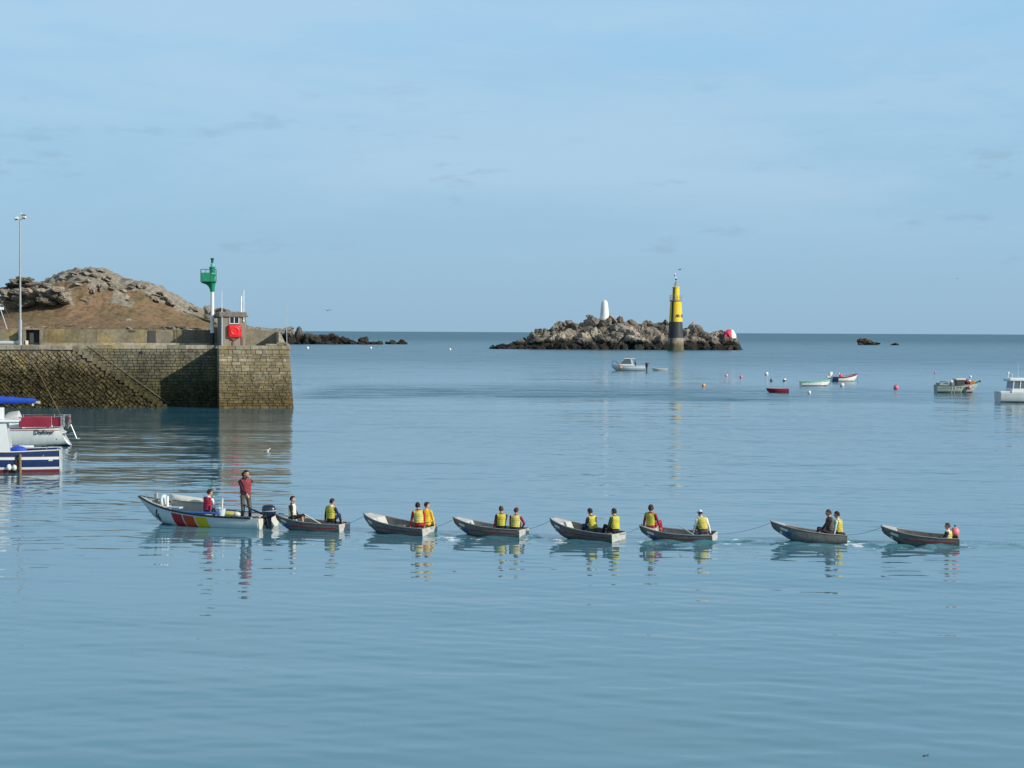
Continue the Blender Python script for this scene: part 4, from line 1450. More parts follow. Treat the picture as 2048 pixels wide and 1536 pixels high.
m_rubber = M('black_rubber', (0.012, 0.014, 0.02), 0.5)
m_deckg = M('grey_deck', (0.36, 0.35, 0.31), 0.7, var=0.15)
m_blue = M('blue_cloth', (0.005, 0.06, 0.42), 0.7, var=0.15, scale=3, bump=0.4, bscale=8)
m_bluep = M('blue_plastic', (0.01, 0.09, 0.34), 0.45, var=0.1)
m_maroon = M('maroon_cloth', (0.20, 0.008, 0.03), 0.8, var=0.12, bump=0.3, bscale=8)
m_bucket = M('translucent_plastic', (0.50, 0.58, 0.62), 0.4, var=0.1)
m_yellowp = M('yellow_plastic', (0.55, 0.5, 0.12), 0.5, var=0.1)
m_orange = M('orange_plastic', (0.75, 0.25, 0.05), 0.5, var=0.1)
m_pink = M('faded_pink_plastic', (0.75, 0.20, 0.22), 0.5, var=0.15)
m_pinkr = M('pink_red_plastic', (0.72, 0.06, 0.13), 0.5, var=0.1)
m_steel = M('stainless', (0.6, 0.6, 0.6), 0.25, 0.9)
m_canvas = M('grey_canvas', (0.48, 0.47, 0.44), 0.8, var=0.12, bump=0.3, bscale=6)
m_cowl = M('navy_cowling', (0.012, 0.022, 0.045), 0.3, var=0.1, coat=0.4)

DL = 2.42
DINGHY = Hull(DL, [(0, 0.55), (0.25, 0.61), (0.5, 0.62), (0.72, 0.55), (0.88, 0.38), (1, 0.16)],
              [(0, -0.12), (0.4, -0.14), (0.7, -0.06), (0.88, 0.10), (1, 0.22)],
              [(0, 0.225), (0.3, 0.255), (0.6, 0.335), (0.85, 0.455), (1, 0.55)], rake=0.30, e=(0.34, 0.62), thick=0.022, floor=0.05)
DM = {}


def dinghy_parts(root, stripe=True, badge='white', bow_deck=True, blue=None):
    """The first dinghy builds the meshes, the rest share them."""
    def part(key, make, mat, smooth=False):
        if key not in DM:
            o = make().build(key, mat, root, smooth=smooth)
            DM[key] = o.data
            return o
        return link(bpy.data.objects.new(key, DM[key]), root)
    H = DINGHY
    part('hull', lambda: H.shell(26, 6), m_alu, 35)

    def transom():
        ps = [H.pt(0, q, d) for q, d in [(1, 1), (.6, 1), (.4, 1), (.25, 1), (.1, 1), (0, 1), (.1, -1), (.25, -1), (.4, -1), (.6, -1), (1, -1)]]
        mb = MB()
        mb.loft([[p + Vector((-0.008, 0, 0)) for p in ps], [p + Vector((-0.022, 0, 0)) for p in ps]])
        return mb
    part('transom', transom, m_alub)
    for s in (1, -1):
        part('gunwale' if s == 1 else 'gunwale_', lambda: H.rail(0.02, side=s, n=20), m_aluin).name = 'gunwale'
    for i, x in enumerate((0.16, 0.55)):
        b = H._f(x, H.bx, H.by) - 0.03
        part('thwart' if i == 0 else 'thwart_', lambda: MB().rbox((x * DL, 0, 0.13), (0.26, 2 * b, 0.05), 0.012, seg=1), m_aluin).name = 'thwart'
    if bow_deck:
        def locker():
            mb = MB()
            xs = [0.80, 0.87, 0.93, 0.985]
            r0 = [[H.sheer_pt(x, 1, -0.02, 0.004), H.sheer_pt(x, -1, -0.02, 0.004)] for x in xs]
            mb.loft(r0, False, False, closed=False)
            a, c = r0[0]
            mb.add([a, c, c + Vector((-0.12, 0, -0.26)), a + Vector((-0.12, 0, -0.26))], [(0, 1, 2, 3)])
            return mb
        part('bow_locker', locker, m_alub)
    for s in (1, -1):
        if stripe:
            part('stripe' if s == 1 else 'stripe_', lambda: H.strip(0.05, 0.72, lambda x: H.q_at(x, 0.085 + 0.17 * max(0, x - 0.25)), lambda x: H.q_at(x, 0.12 + 0.17 * max(0, x - 0.25)), s, n=18, mq=1), m_redst).name = 'stripe'
        if badge:
            def disc():
                mb = MB()
                c = H.pt(0.88, 0.62, s, 0.008)
                ex = (H.pt(0.93, 0.62, s, 0.008) - H.pt(0.83, 0.62, s, 0.008)).normalized()
                ey = (H.pt(0.88, 0.8, s, 0.008) - H.pt(0.88, 0.4, s, 0.008)).normalized()
                n = ex.cross(ey)
                mb.loft([[c + (ex * math.cos(2 * math.pi * k / 14) + ey * math.sin(2 * math.pi * k / 14)) * 0.055 + n * dd for k in range(14)] for dd in (-0.012, 0.012)])
                return mb
            part('badge' if s == 1 else 'badge_', disc, m_badge).name = 'badge'
        if blue:
            bo = H.strip(0.735, 0.81, 0.60, 0.86, s, n=4)
            bo.build('blue_badge', m_bluel, root)
        part('plate' if s == 1 else 'plate_', lambda: H.strip(0.78, 0.88, 0.86, 0.95, s, n=4, mq=1), m_badge).name = 'plate'


DG = 'grey aluminium dinghies towed in a line'
DING = []
specs = [  # tilt, label, stripe, blue badge
    (15, 'grey aluminium dinghy first in the tow, right behind the outboard', True, True),
    (25, 'grey red-striped dinghy carrying the red and the yellow jackets, second in the tow', True, False),
    (18, 'grey dinghy with pale bow locker and two yellow vests side by side', True, True),
    (28, 'grey dinghy in mid-row carrying the navy and the green sleeves', True, False),
    (15, 'grey dinghy carrying the white-capped person at its stern', True, True),
    (6, 'plain grey dinghy with a blue badge and no red stripe, second last in the tow', False, True),
    (11, 'last grey dinghy in the tow, with one low passenger', True, False)]
for (bp, sp_, wl), (tilt, lab, st_, bl_) in zip(TOW_ROW, specs):
    loc, h = place(DL, bp, sp_ - (8 if tilt > 12 else 2), wl - 4, tilt)
    o = thing('dinghy', lab, 'dinghy', loc, h, DG)
    dinghy_parts(o, st_, 'white', True, bl_)
    DING.append(o)
DING[0].rotation_euler.y = R(1.5)   # trimmed flatter, its bow held down by the boy
DING[4].rotation_euler.y = R(3.0)
for o, (rx, ry) in zip(DING, ((1.5, 1.5), (-1.0, -0.8), (2.2, 0.3), (0.6, -1.2), (-1.2, 3.0), (1.8, -1.5), (-0.8, 0.5))):
    o.rotation_euler.x, o.rotation_euler.y = R(rx), R(ry)

# ------------------------------------------------------------------ the towing launch
TLEN = 5.0
LAUNCH = Hull(TLEN, [(0, 0.80), (0.2, 0.88), (0.45, 0.90), (0.68, 0.80), (0.86, 0.47), (1, 0.03)],
              [(0, -0.20), (0.5, -0.20), (0.75, -0.10), (0.9, 0.12), (1, 0.42)],
              [(0, 0.33), (0.06, 0.36), (0.3, 0.38), (0.55, 0.46), (0.8, 0.65), (1, 0.88)], rake=0.85, e=(0.5, 0.8), thick=0.05, floor=0.02)
loc, h = place(TLEN, 269, 542, 1048, 19)
launch = thing('launch', 'white open launch with red, orange and yellow panels towing the dinghies', 'motor boat', loc, h)
LAUNCH.shell(34, 8).build('hull', m_hullg, launch, smooth=35)
for s in (1, -1):
    LAUNCH.rail(0.035, 0.05, 1.0, s, 0.01, 0.0, 26, 8).build('rubbing_strake', m_rubber, launch, smooth=True)
    qs0 = lambda x: LAUNCH.q_at(x, -0.12)
    for nm, x0, x1, mt in (('red_panel', 0.575, 0.660, M('panel_red', (0.36, 0.012, 0.015), 0.4)), ('orange_panel', 0.480, 0.566, M('panel_orange', (0.45, 0.045, 0.01), 0.4)), ('yellow_panel', 0.380, 0.470, M('panel_yellow', (0.58, 0.42, 0.0), 0.4))):
        LAUNCH.strip(x0, x1, 0.12, 0.955, s, 0.008, 6, skew=-0.075, mq=8).build(nm, mt, launch, smooth=True)
    LAUNCH.strip(0.66, 0.97, 0.05, lambda x: max(0.06, LAUNCH.q_at(x, 0.05 + 0.30 * max(0, x - 0.8))), s, 0.005, 12).build('blue_boot_top', M('boot_blue', (0.05, 0.16, 0.30), 0.5), launch, smooth=True)
# the number on the port bow
a_, b2 = LAUNCH.pt(0.835, 0.62, 1), LAUNCH.pt(0.805, 0.62, 1)
ex = (b2 - a_).normalized()
ey = (LAUNCH.pt(0.82, 0.85, 1) - LAUNCH.pt(0.82, 0.45, 1)).normalized()
ez = ex.cross(ey).normalized()
ey = ez.cross(ex)
lm = Matrix((ex, ey, ez)).transposed()
n4 = MB()
for pts4 in ([(0.790, 0.92), (0.802, 0.82), (0.816, 0.69), (0.800, 0.67), (0.782, 0.66), (0.772, 0.66)], [(0.786, 0.80), (0.785, 0.66), (0.784, 0.53)]):
    n4.tube([LAUNCH.pt(a4, q4, 1, 0.012) for a4, q4 in pts4], 0.024, 6)
n4.build('number_four', m_black, launch)
# foredeck, samson post, cuddy lid, locker
xs = [0.76, 0.82, 0.88, 0.94, 0.99]
fd = MB()
fd.loft([[LAUNCH.sheer_pt(x, 1, -0.03, 0.0), LAUNCH.sheer_pt(x, 0.01, 0, 0.05 * (1 - x) + 0.02), LAUNCH.sheer_pt(x, -1, -0.03, 0.0)] for x in xs], False, False, closed=False)
a_, c_ = LAUNCH.sheer_pt(0.76, 1, -0.03), LAUNCH.sheer_pt(0.76, -1, -0.03)
fd.add([a_, c_, c_ - Vector((0, -0.25, 0.42)), a_ - Vector((0, 0.25, 0.42))], [(0, 1, 2, 3)])
fd.build('foredeck', m_deckg, launch)
po = MB().rbox((4.32, 0.0, 0.86), (0.10, 0.10, 0.34), 0.02).build('samson_post', m_deckg, launch)
MB().tube([(4.32, -0.12, 0.93), (4.32, 0.12, 0.93)], 0.022, 6).build('cross_pin', m_rust, po)
MB().tube([(4.72, 0.0, 0.84), (4.72, 0.0, 0.93), (4.66, 0, 0.95)], 0.018, 6).build('fairlead', m_steel, launch)
cu = MB()
rows = []
for i in range(11):
    f = i / 10
    x = 4.02 - 1.45 * f
    wv = 0.30 * (math.sin(math.pi * min(1, 0.22 + 0.78 * (1 - f))) ** 0.5)
    rows.append([Vector((x, -0.42 + wv * 1.2 * math.cos(a), 0.80 + (0.17 - 0.09 * f) * max(0, math.sin(a)) - 0.06 * f)) for a in [math.pi * j / 8 for j in range(9)]])
cu.loft(rows, True, True, closed=True)
cu.build('locker_lid', M('aged_white', (0.60, 0.58, 0.50), 0.5, var=0.12), launch, smooth=60)
MB().box((3.2, -0.42, 0.46), (1.3, 0.5, 0.6)).build('side_locker', m_deckg, launch)
MB().lathe([(0.24, 0), (0.25, 0.05), (0.25, 0.07), (0.01, 0.08)], 18, (3.98, 0.12, 0.74), Matrix.Rotation(R(-82), 3, 'Y')).build('white_hatch', m_hullg, launch, smooth=40)
MB().tube([(3.76, 0.22, 0.40), (3.76, 0.22, 0.94)], 0.05, 10).build('white_post', m_white, launch, smooth=True)
MB().rbox((3.35, 0.42, 0.58), (0.5, 0.26, 0.06), 0.02).build('blue_box_lid', M('pale_blue', (0.35, 0.5, 0.6), 0.5), launch)
MB().rbox((2.45, 0.60, 0.455), (1.9, 0.40, 0.05), 0.02).build('side_bench', m_bluep, launch)
MB().rbox((0.62, 0, 0.32), (0.5, 1.5, 0.05), 0.015).build('thwart', m_deckg, launch)
tw = MB()
tw.loft([[LAUNCH.pt(0, q, d) + Vector((dx, 0, 0)) for q, d in [(1, 1), (.6, 1), (.4, 1), (.2, 1), (0, 1), (.2, -1), (.4, -1), (.6, -1), (1, -1)]] for dx in (-0.01, -0.04)])
tw.build('transom', M('transom_cream', (0.55, 0.55, 0.49), 0.5), launch)
# outboard motor on the transom
ob = thing('outboard_motor', '', '')
for k_ in list(ob.keys()):
    del ob[k_]
ob.parent = launch
ob.location = (-0.12, 0.30, 0.04)
ob.rotation_euler = (0, R(4), 0)
ck = MB()
ck.loft([[Vector((cx + sx * math.cos(a) * (0.75 if math.cos(a) > 0 else 1), sy * math.sin(a), z)) for a in [2 * math.pi * j / 16 for j in range(16)]] for (z, cx, sx, sy) in ((0.30, -0.04, 0.16, 0.12), (0.36, -0.06, 0.24, 0.17), (0.46, -0.08, 0.28, 0.19), (0.58, -0.08, 0.29, 0.195), (0.68, -0.07, 0.26, 0.18), (0.73, -0.06, 0.20, 0.13), (0.745, -0.05, 0.08, 0.06))])
ck.build('cowling', m_cowl, ob, smooth=60)
MB().loft([[Vector((-0.06 + 0.295 * math.cos(a) * (0.78 if math.cos(a) > 0 else 1) - 0.02, 0.2 * math.sin(a), z)) for a in [2 * math.pi * j / 16 for j in range(16)]] for z in (0.52, 0.545)]).build('silver_band', m_galv, ob)
MB().loft([[Vector((cx + sx * math.cos(a), sy * math.sin(a), z)) for a in [2 * math.pi * j / 10 for j in range(10)]] for (z, cx, sx, sy) in ((0.33, -0.05, 0.14, 0.09), (0.1, -0.06, 0.11, 0.06), (-0.15, -0.08, 0.10, 0.04), (-0.5, -0.08, 0.09, 0.03))]).build('leg', m_cowl, ob, smooth=60)
MB().rbox((0.08, 0, 0.22), (0.14, 0.26, 0.3), 0.03).build('clamp', m_black, ob)
MB().tube([(0.1, 0.0, 0.42), (0.55, 0.02, 0.62), (0.80, 0.03, 0.78)], [0.035, 0.028, 0.022], 8).build('tiller', m_black, ob, smooth=True)

# loose gear aboard the launch
bpy.context.view_layer.update()


def aboard(root, x, y, z):
    bpy.context.view_layer.update()
    return root.matrix_world @ Vector((x, y, z))


bx_ = along(launch, 442, 0.45, 0.45)
bk = thing('bucket', 'pale plastic bucket on the launch behind the seated person', 'bucket', aboard(launch, bx_, 0.45, 0.33))
MB().lathe([(0.13, 0), (0.16, 0.28), (0.175, 0.28), (0.175, 0.3), (0.15, 0.3), (0.12, 0.03), (0.01, 0.02)], 16).build('pail', m_bucket, bk, smooth=40)
MB().tube([(0.02, 0, 0.05), (0.05, 0.02, 0.62)], 0.03, 8).build('stick', m_cream, bk)
bx_ = along(launch, 462, 0.3, 0.4)
jc = thing('yellow_bag', 'yellow and white bundle lying near the stern of the launch', 'bag', aboard(launch, bx_, 0.3, 0.33), h)
MB().ell((0, 0, 0.09), (0.34, 0.17, 0.10), 14, 8).build('bundle', m_yellowp, jc, smooth=True)
MB().ell((-0.25, 0.02, 0.1), (0.14, 0.14, 0.09), 12, 7).build('white_end', m_cream, jc, smooth=True)
bx_ = along(launch, 452, 0.3, 0.4)
jb = thing('blue_can', 'small blue can beside the yellow bundle in the launch', 'can', aboard(launch, bx_, 0.35, 0.33), h)
MB().rbox((0, 0, 0.08), (0.16, 0.14, 0.16), 0.03).build('can', m_bluep, jb, smooth=True)
MB().tube([(-0.1, 0, 0.1), (-0.13, 0, 0.1)], 0.04, 8).build('cap', m_white, jb)

# oars lying in the dinghies
def oar(root, p0, p1, label, mat):
    a, b_ = aboard(root, *p0), aboard(root, *p1)
    o = thing('oar', label, 'oar', a)
    d = b_ - a
    MB().tube([(0, 0, 0), d], 0.02, 8).build('shaft', mat, o, smooth=True)
    e1, e2 = frame_of(d)
    u = d.normalized()
    bl = MB()
    bl.loft([[d + u * t_ + e1 * w_ * c1 + e2 * 0.012 * c2 for c1, c2 in ((1, 0.3), (1, -0.3), (-1, -0.3), (-1, 0.3))] for t_, w_ in ((0, .02), (0.08, 0.06), (0.4, 0.075), (0.45, 0.05))])
    bl.build('blade', mat, o)


x1 = along(DING[0], 607, 0, 0.5)
oar(DING[0], (x1, -0.1, 0.52), (x1 - 0.75, 0.15, 0.18), 'pale oar propped up inside the first dinghy', m_white)
x1 = along(DING[4], 1357, 0, 0.5)
oar(DING[4], (x1, -0.1, 0.50), (x1 - 0.6, 0.15, 0.14), 'grey oar propped up inside the dinghy of the white-capped person', m_galv)
x1 = along(DING[2], 985, 0, 0.3)
oar(DING[2], (x1 - 0.3, -0.3, 0.27), (x1 + 0.5, -0.05, 0.24), 'pale oar lying across the thwart of the third dinghy', m_badge)

# tow ropes
names = ['between the launch and the first dinghy', 'between the first and second dinghies', 'between the second and third dinghies', 'between the third and fourth dinghies', 'between the fourth and fifth dinghies', 'across the wide gap before the second last dinghy', 'leading to the last dinghy']
prev = (launch, (-0.02, -0.3, 0.36))
for o, nme in zip(DING, names):
    a = aboard(prev[0], *prev[1])
    b_ = aboard(o, DL * 0.99, 0, 0.50)
    n = 14
    pts = []
    for i in range(n + 1):
        f = i / n
        p = a.lerp(b_, f)
        p.z -= min(0.16, 0.05 * (b_ - a).length) * 4 * f * (1 - f)
        pts.append(p - a)
    r_ = MB().tube(pts, 0.006, 5).build('tow_rope', m_rope, None, loc=a)
    tag(r_, 'thin dark tow rope ' + nme, 'rope', 'tow ropes of the dinghy line')
    prev = (o, (-0.02, 0.0, 0.2))

# ------------------------------------------------------------------ blue work boat at the left edge
BL = 6.4
BLUEH = Hull(BL, [(0, 1.02), (0.25, 1.2), (0.5, 1.25), (0.75, 1.0), (0.9, 0.55), (1, 0.03)], [(0, -0.3), (0.6, -0.4), (0.85, -0.3), (1, 0.1)],
             [(0, 1.06), (0.12, 1.04), (0.4, 1.0), (0.7, 1.12), (1, 1.5)], rake=0.5, e=(0.5, 0.75), thick=0.06, floor=0.6)
c = PIX(110, 945)
hb_ = R(180 + 11)
dirb = Vector((math.cos(hb_), math.sin(hb_), 0))
bluew = thing('work_boat', 'navy blue work boat with white stripes and white wheelhouse at the left edge', 'boat', c + Vector((0, 1.0, 0)), hb_)
BLUEH.shell(30, 9).build('hull', m_navy, bluew, smooth=35)
for s in (1, -1):
    for nm, z0, z1, mt in (('upper_white_stripe', 0.62, 0.74, m_hullw), ('lower_white_stripe', 0.16, 0.27, m_hullw), ('red_boot_top', -0.1, 0.14, m_antif), ('teak_strake', 0.74, 0.77, m_wood)):
        BLUEH.strip(0.0, 0.99, lambda x: BLUEH.q_at(x, z0 + 0.10 * (x - 0.1) ** 2), lambda x: BLUEH.q_at(x, z1 + 0.10 * (x - 0.1) ** 2), s, 0.012, 26, mq=2).build(nm, mt, bluew, smooth=True)
    BLUEH.rail(0.03, 0, 1, s, 0, 0, 24, 6).build('gunwale', m_cream, bluew)
    # beaching leg lashed to each side
    lg = MB().tube([BLUEH.pt(0.275, 0.97, s, 0.09) + Vector((0, 0, 0.02)), BLUEH.pt(0.275, 0.3, s, 0.16) + Vector((0, s * 0.25, -0.5))], 0.065, 8).build('beaching_leg', m_wood, bluew, smooth=True)
    MB().box(BLUEH.pt(0.285, 0.8, s, 0.03) + Vector((0.1, 0, -0.1)), (0.12, 0.08, 0.9)).build('dark_pad', m_black, lg)
tw = MB()
tw.loft([[BLUEH.pt(0, q, d) + Vector((dx, 0, 0)) for q, d in [(1, 1), (.6, 1), (.4, 1), (.2, 1), (0, 1), (.2, -1), (.4, -1), (.6, -1), (1, -1)]] for dx in (-0.012, -0.06)])
tw.build('transom', m_hullw, bluew)
wh = MB()
xw = along(bluew, 19, 0.75, 1.5)
wh.loft([[Vector((xw + dx, dy, z)) for dx, dy in ((-0.05 + f0, 0.78), (2.2, 0.72), (2.2, -0.72), (-0.05 + f0, -0.78))] for z, f0 in ((0.9, 0.0), (1.75, 0.12), (2.35, 0.2))])
who = wh.build('wheelhouse', m_hullw, bluew)
MB().rbox((xw + 0.85, 0, 2.42), (2.55, 1.75, 0.12), 0.04).build('wheelhouse_roof', m_hullw, who)
MB().rbox((xw + 0.75, 0, 2.75), (0.9, 0.7, 0.55), 0.05).build('roof_locker', m_hullw, who)
MB().box((xw + 0.75, 0.79, 1.55), (0.55, 0.02, 0.8)).build('side_window', m_glass, who)
MB().tube([(xw + 0.02, 0.45, 1.0), (xw - 0.1, 0.45, 1.0)], 0.03, 6).build('handle', m_steel, who)
BLUEH.strip(0.045, 0.075, 0.83, 0.92, 1, 0.012, 4).build('star_emblem', m_badge, bluew)
pr = MB()
pr.tube([(0.06, 0.9, 1.08), (0.1, 0.85, 1.2), (0.5, 0.95, 1.22), (0.6, 0.98, 1.06)], 0.02, 6)
pr.build('stern_rail', m_steel, bluew)
MB().ell((1.9, 0.55, 1.02), (0.42, 0.22, 0.22), 14, 8).build('blue_tarpaulin', m_blue, bluew, smooth=True)
MB().rbox((1.55, 0.2, 1.18), (0.7, 0.4, 0.12), 0.05).build('white_lid', m_hullw, bluew, smooth=True)
MB().tube([BLUEH.pt(0.11, 0.95, 1, 0.03), BLUEH.pt(0.19, 0.35, 1, 0.12)], 0.012, 5).build('mooring_line', m_cream, bluew)
for x_, z_ in ((0.355, 0.28), (0.315, 0.26)):
    p = BLUEH.pt(x_, 0.6, 1, 0.12)
    f_ = thing('fender', 'small white fender hanging on the blue hull, ' + ('left of two by the wooden leg' if x_ > 0.33 else 'right of two by the wooden leg'), 'fender', aboard(bluew, p.x, p.y, z_), 0, 'white fenders on the blue boat')
    MB().ell((0, 0, 0), (0.12, 0.12, 0.15), 12, 8).build('ball', m_white if x_ > 0.33 else m_cream, f_, smooth=True)
    MB().tube([(0, 0, 0.14), (0, 0, 0.5)], 0.01, 5).build('lanyard', m_rope, f_)

# ------------------------------------------------------------------ the white yacht behind it
YL = 9.5
YACHT = Hull(YL, [(0, 1.15), (0.25, 1.5), (0.5, 1.6), (0.75, 1.2), (0.9, 0.62), (1, 0.03)], [(0, 0.02), (0.1, -0.1), (0.5, -0.5), (0.9, -0.3), (1, 0.3)],
             [(0, 1.10), (0.3, 1.05), (0.6, 1.12), (1, 1.35)], rake=1.0, e=(0.6, 0.85), thick=0.06, floor=0.75, tr_rake=0.6)
c = PIX(133, 893)
hy = R(180 + 10)
yacht = thing('sailing_yacht', 'white sailing yacht with blue sail cover and maroon spray dodger at left', 'yacht', c + Vector((0, 1.15, 0)), hy)
YACHT.shell(30, 9).build('hull', m_hullg, yacht, smooth=35)
# reverse transom: a wedge closing the stern, its foot reaching farther aft
rv = MB()
ring_t = [YACHT.pt(0.0, q, d) for q, d in [(1, 1), (.75, 1), (.5, 1), (.3, 1), (.15, 1), (0, 1), (.15, -1), (.3, -1), (.5, -1), (.75, -1), (1, -1)]]
rv.loft([[Vector((p.x - dx, p.y, p.z)) for p in ring_t] for dx in (0.01, 0.035)])
rv.build('reverse_transom', m_hullw, yacht)
for s in (1, -1):
    YACHT.strip(0.0, 0.99, lambda x: YACHT.q_at(x, 0.93 + 0.02 * x), lambda x: YACHT.q_at(x, 0.965 + 0.02 * x), s, 0.008, 24, mq=1).build('red_cove_line', m_redst, yacht)
    YACHT.strip(0.0, 0.97, 0.05, lambda x: YACHT.q_at(x, 0.11), s, 0.008, 24, mq=3).build('dark_boot_top', M('dark_boot', (0.03, 0.045, 0.055), 0.5), yacht, smooth=True)
    YACHT.rail(0.035, 0, 1, s, -0.02, 0.0, 24, 6).build('toe_rail', m_black, yacht)
YACHT.strip(0.06, 0.066, YACHT.q_at(0.06, 0.40), YACHT.q_at(0.06, 0.46), 1, 0.01, 2, mq=1).build('exhaust', m_black, yacht)
ym = Matrix.Rotation(math.pi, 3, 'Z') @ Matrix.Rotation(R(90), 3, 'X')
xt = along(yacht, 91, 1.35, 0.8)
p = YACHT.pt(xt / YL, YACHT.q_at(xt / YL, 0.84), 1, 0.0)
p0, p1 = YACHT.pt((xt - .5) / YL, YACHT.q_at((xt - .5) / YL, 0.8), 1), YACHT.pt((xt + .5) / YL, YACHT.q_at((xt + .5) / YL, 0.8), 1)
ang_ = math.atan2(p1.y - p0.y, p1.x - p0.x)
lettering('Dufour', 0.36, m_black, yacht, p + Vector((0, 0.05, -0.10)), (Matrix.Rotation(ang_, 3, 'Z') @ ym).to_euler(), extrude=0.01, bold=0.005, xscale=1.05)
dk = MB()
dk.loft([[YACHT.sheer_pt(x, 1, -0.04, -0.02), YACHT.sheer_pt(x, -1, -0.04, -0.02)] for x in (0.0, 0.15, 0.3, 0.5, 0.7, 0.9, 0.99)], False, False, closed=False)
dk.build('deck', m_hullw, yacht)
MB().loft([[Vector((x, sy * w_, z)) for sy, z in ((1, 1.0), (0.86, 1.45), (-0.86, 1.45), (-1, 1.0))] for x, w_ in ((2.7, 1.0), (4.5, 1.05), (6.6, 0.7))]).build('coachroof', m_hullw, yacht)
# cloth dodger on the port side between two stanchions
x0, x1 = along(yacht, 103, 1.3, 1.4), along(yacht, 38, 1.4, 1.4)
for s in (1, -1):
    dd = MB()
    rows = []
    for i in range(9):
        x = x0 + (x1 - x0) * i / 8
        b_ = YACHT._f(x / YL, YACHT.bx, YACHT.by) - 0.05
        rows.append([Vector((x, s * (b_ + 0.02 * math.sin(i)), z)) for z in (1.14, 1.4, 1.70)])
    dd.loft(rows, False, False, closed=False)
    dd.build('spray_dodger', m_maroon, yacht, smooth=True)
    for x in (x0, x1, 0.5, 3.8):
        b_ = YACHT._f(x / YL, YACHT.bx, YACHT.by) - 0.05
        MB().tube([(x, s * b_, 1.05), (x, s * b_, 1.74)], 0.018, 6).build('stanchion', m_steel, yacht)
    b0 = YACHT._f(0.05, YACHT.bx, YACHT.by) - 0.05
    MB().tube([(x_, s * (YACHT._f(x_ / YL, YACHT.bx, YACHT.by) - 0.05), 1.72) for x_ in (0.3, 1, 2, 3, 4, 6, 8)], 0.008, 5).build('guard_wire', m_steel, yacht)
pl = MB()
pp_ = [(0.75, 1.05), (0.35, 1.1), (0.12, 0.95)]
for s in (1, -1):
    pl.tube([(0.8, s * 1.15, 1.72), (0.35, s * 1.1, 1.74), (0.10, s * 0.8, 1.76), (0.06, s * 0.35, 1.6)], 0.02, 6)
    for q in ((0.45, 1.1), (0.12, 0.85)):
        pl.tube([(q[0], s * q[1], 1.05), (q[0], s * q[1], 1.75)], 0.02, 6)
pl.tube([(0.06, -0.35, 1.6), (0.06, 0.35, 1.6)], 0.02, 6)
pl.build('pushpit', m_steel, yacht)
MB().tube([(0.2, 0.9, 1.8), (0.0, 0.95, 1.65), (-0.05, 0.9, 1.35)], 0.03, 6).build('red_cord', M('red_cord', (0.4, 0.06, 0.05), 0.7), yacht)
MB().box((0.75, 0.95, 1.4), (0.5, 0.3, 0.5)).build('maroon_bag', m_maroon, yacht)
ldm = MB()
for y_ in (0.5, 0.8):
    ldm.tube([(-0.02, y_, 1.25), (-0.35, y_, 0.42)], 0.02, 6)
for k in range(4):
    f = (k + .5) / 4
    ldm.tube([(-0.02 - .33 * f, 0.5, 1.25 - .83 * f), (-0.02 - .33 * f, 0.8, 1.25 - .83 * f)], 0.015, 5)
ldm.tube([(-0.35, 0.5, 0.42), (-0.5, 0.5, 0.43), (-0.5, 0.8, 0.43), (-0.35, 0.8, 0.42)], 0.025, 6)
ldm.build('swim_ladder', m_galv, yacht)
# spray hood, boom with blue sail cover, mast and backstay
sh = MB()
rows = []
for i, (x, w_, zt) in enumerate(((2.75, 0.95, 1.50), (2.95, 1.0, 2.02), (3.5, 1.0, 1.95), (4.0, 0.9, 1.52))):
    rows.append([Vector((x, w_ * math.cos(a), 1.42 + (zt - 1.42) * math.sin(a) ** 0.7)) for a in [math.pi * j / 10 for j in range(11)]])
sh.loft(rows, False, False, closed=False)
sh.build('spray_hood', m_canvas, yacht, smooth=50)
xb = along(yacht, 74, 0.0, 2.6)
bo = MB().tube([(xb - 0.1, 0, 2.50), (xb + 4.4, 0, 2.62)], 0.07, 10).build('boom', m_galv, yacht, smooth=True)
sc_ = MB()
rows = []
for i in range(13):
    f = i / 12
    r1, r2 = 0.12 + 0.20 * f ** 0.8 + 0.02 * math.sin(i * 2.1), 0.10 + 0.10 * f
    rows.append([Vector((xb + 0.05 + 3.9 * f, r2 * math.sin(a), 2.58 + 0.10 * f + r1 * math.cos(a))) for a in [2 * math.pi * j / 12 for j in range(12)]])
sc_.loft(rows)
sc_.build('sail_cover', m_blue, bo, smooth=True)
MB().box((xb - 0.12, 0, 2.5), (0.14, 0.1, 0.16)).build('boom_end', m_galv, bo)
MB().lathe([(0.05, 0), (0.06, 0.1), (0.01, 0.14)], 8, (xb + 0.25, 0, 2.30)).build('block', m_cream, bo)
MB().tube([(xb + 4.45, 0, 1.3), (xb + 4.45, 0, 13.2)], [0.09, 0.07], 10).build('mast', m_galv, yacht, smooth=True)
MB().tube([(0.25, 0, 1.1), (xb + 4.4, 0, 13.1)], 0.012, 5).build('backstay', m_wood, yacht)
MB().rbox((1.15, 1.0, 1.15), (0.35, 0.3, 0.2), 0.06).build('white_bag', m_hullw, yacht, smooth=True)

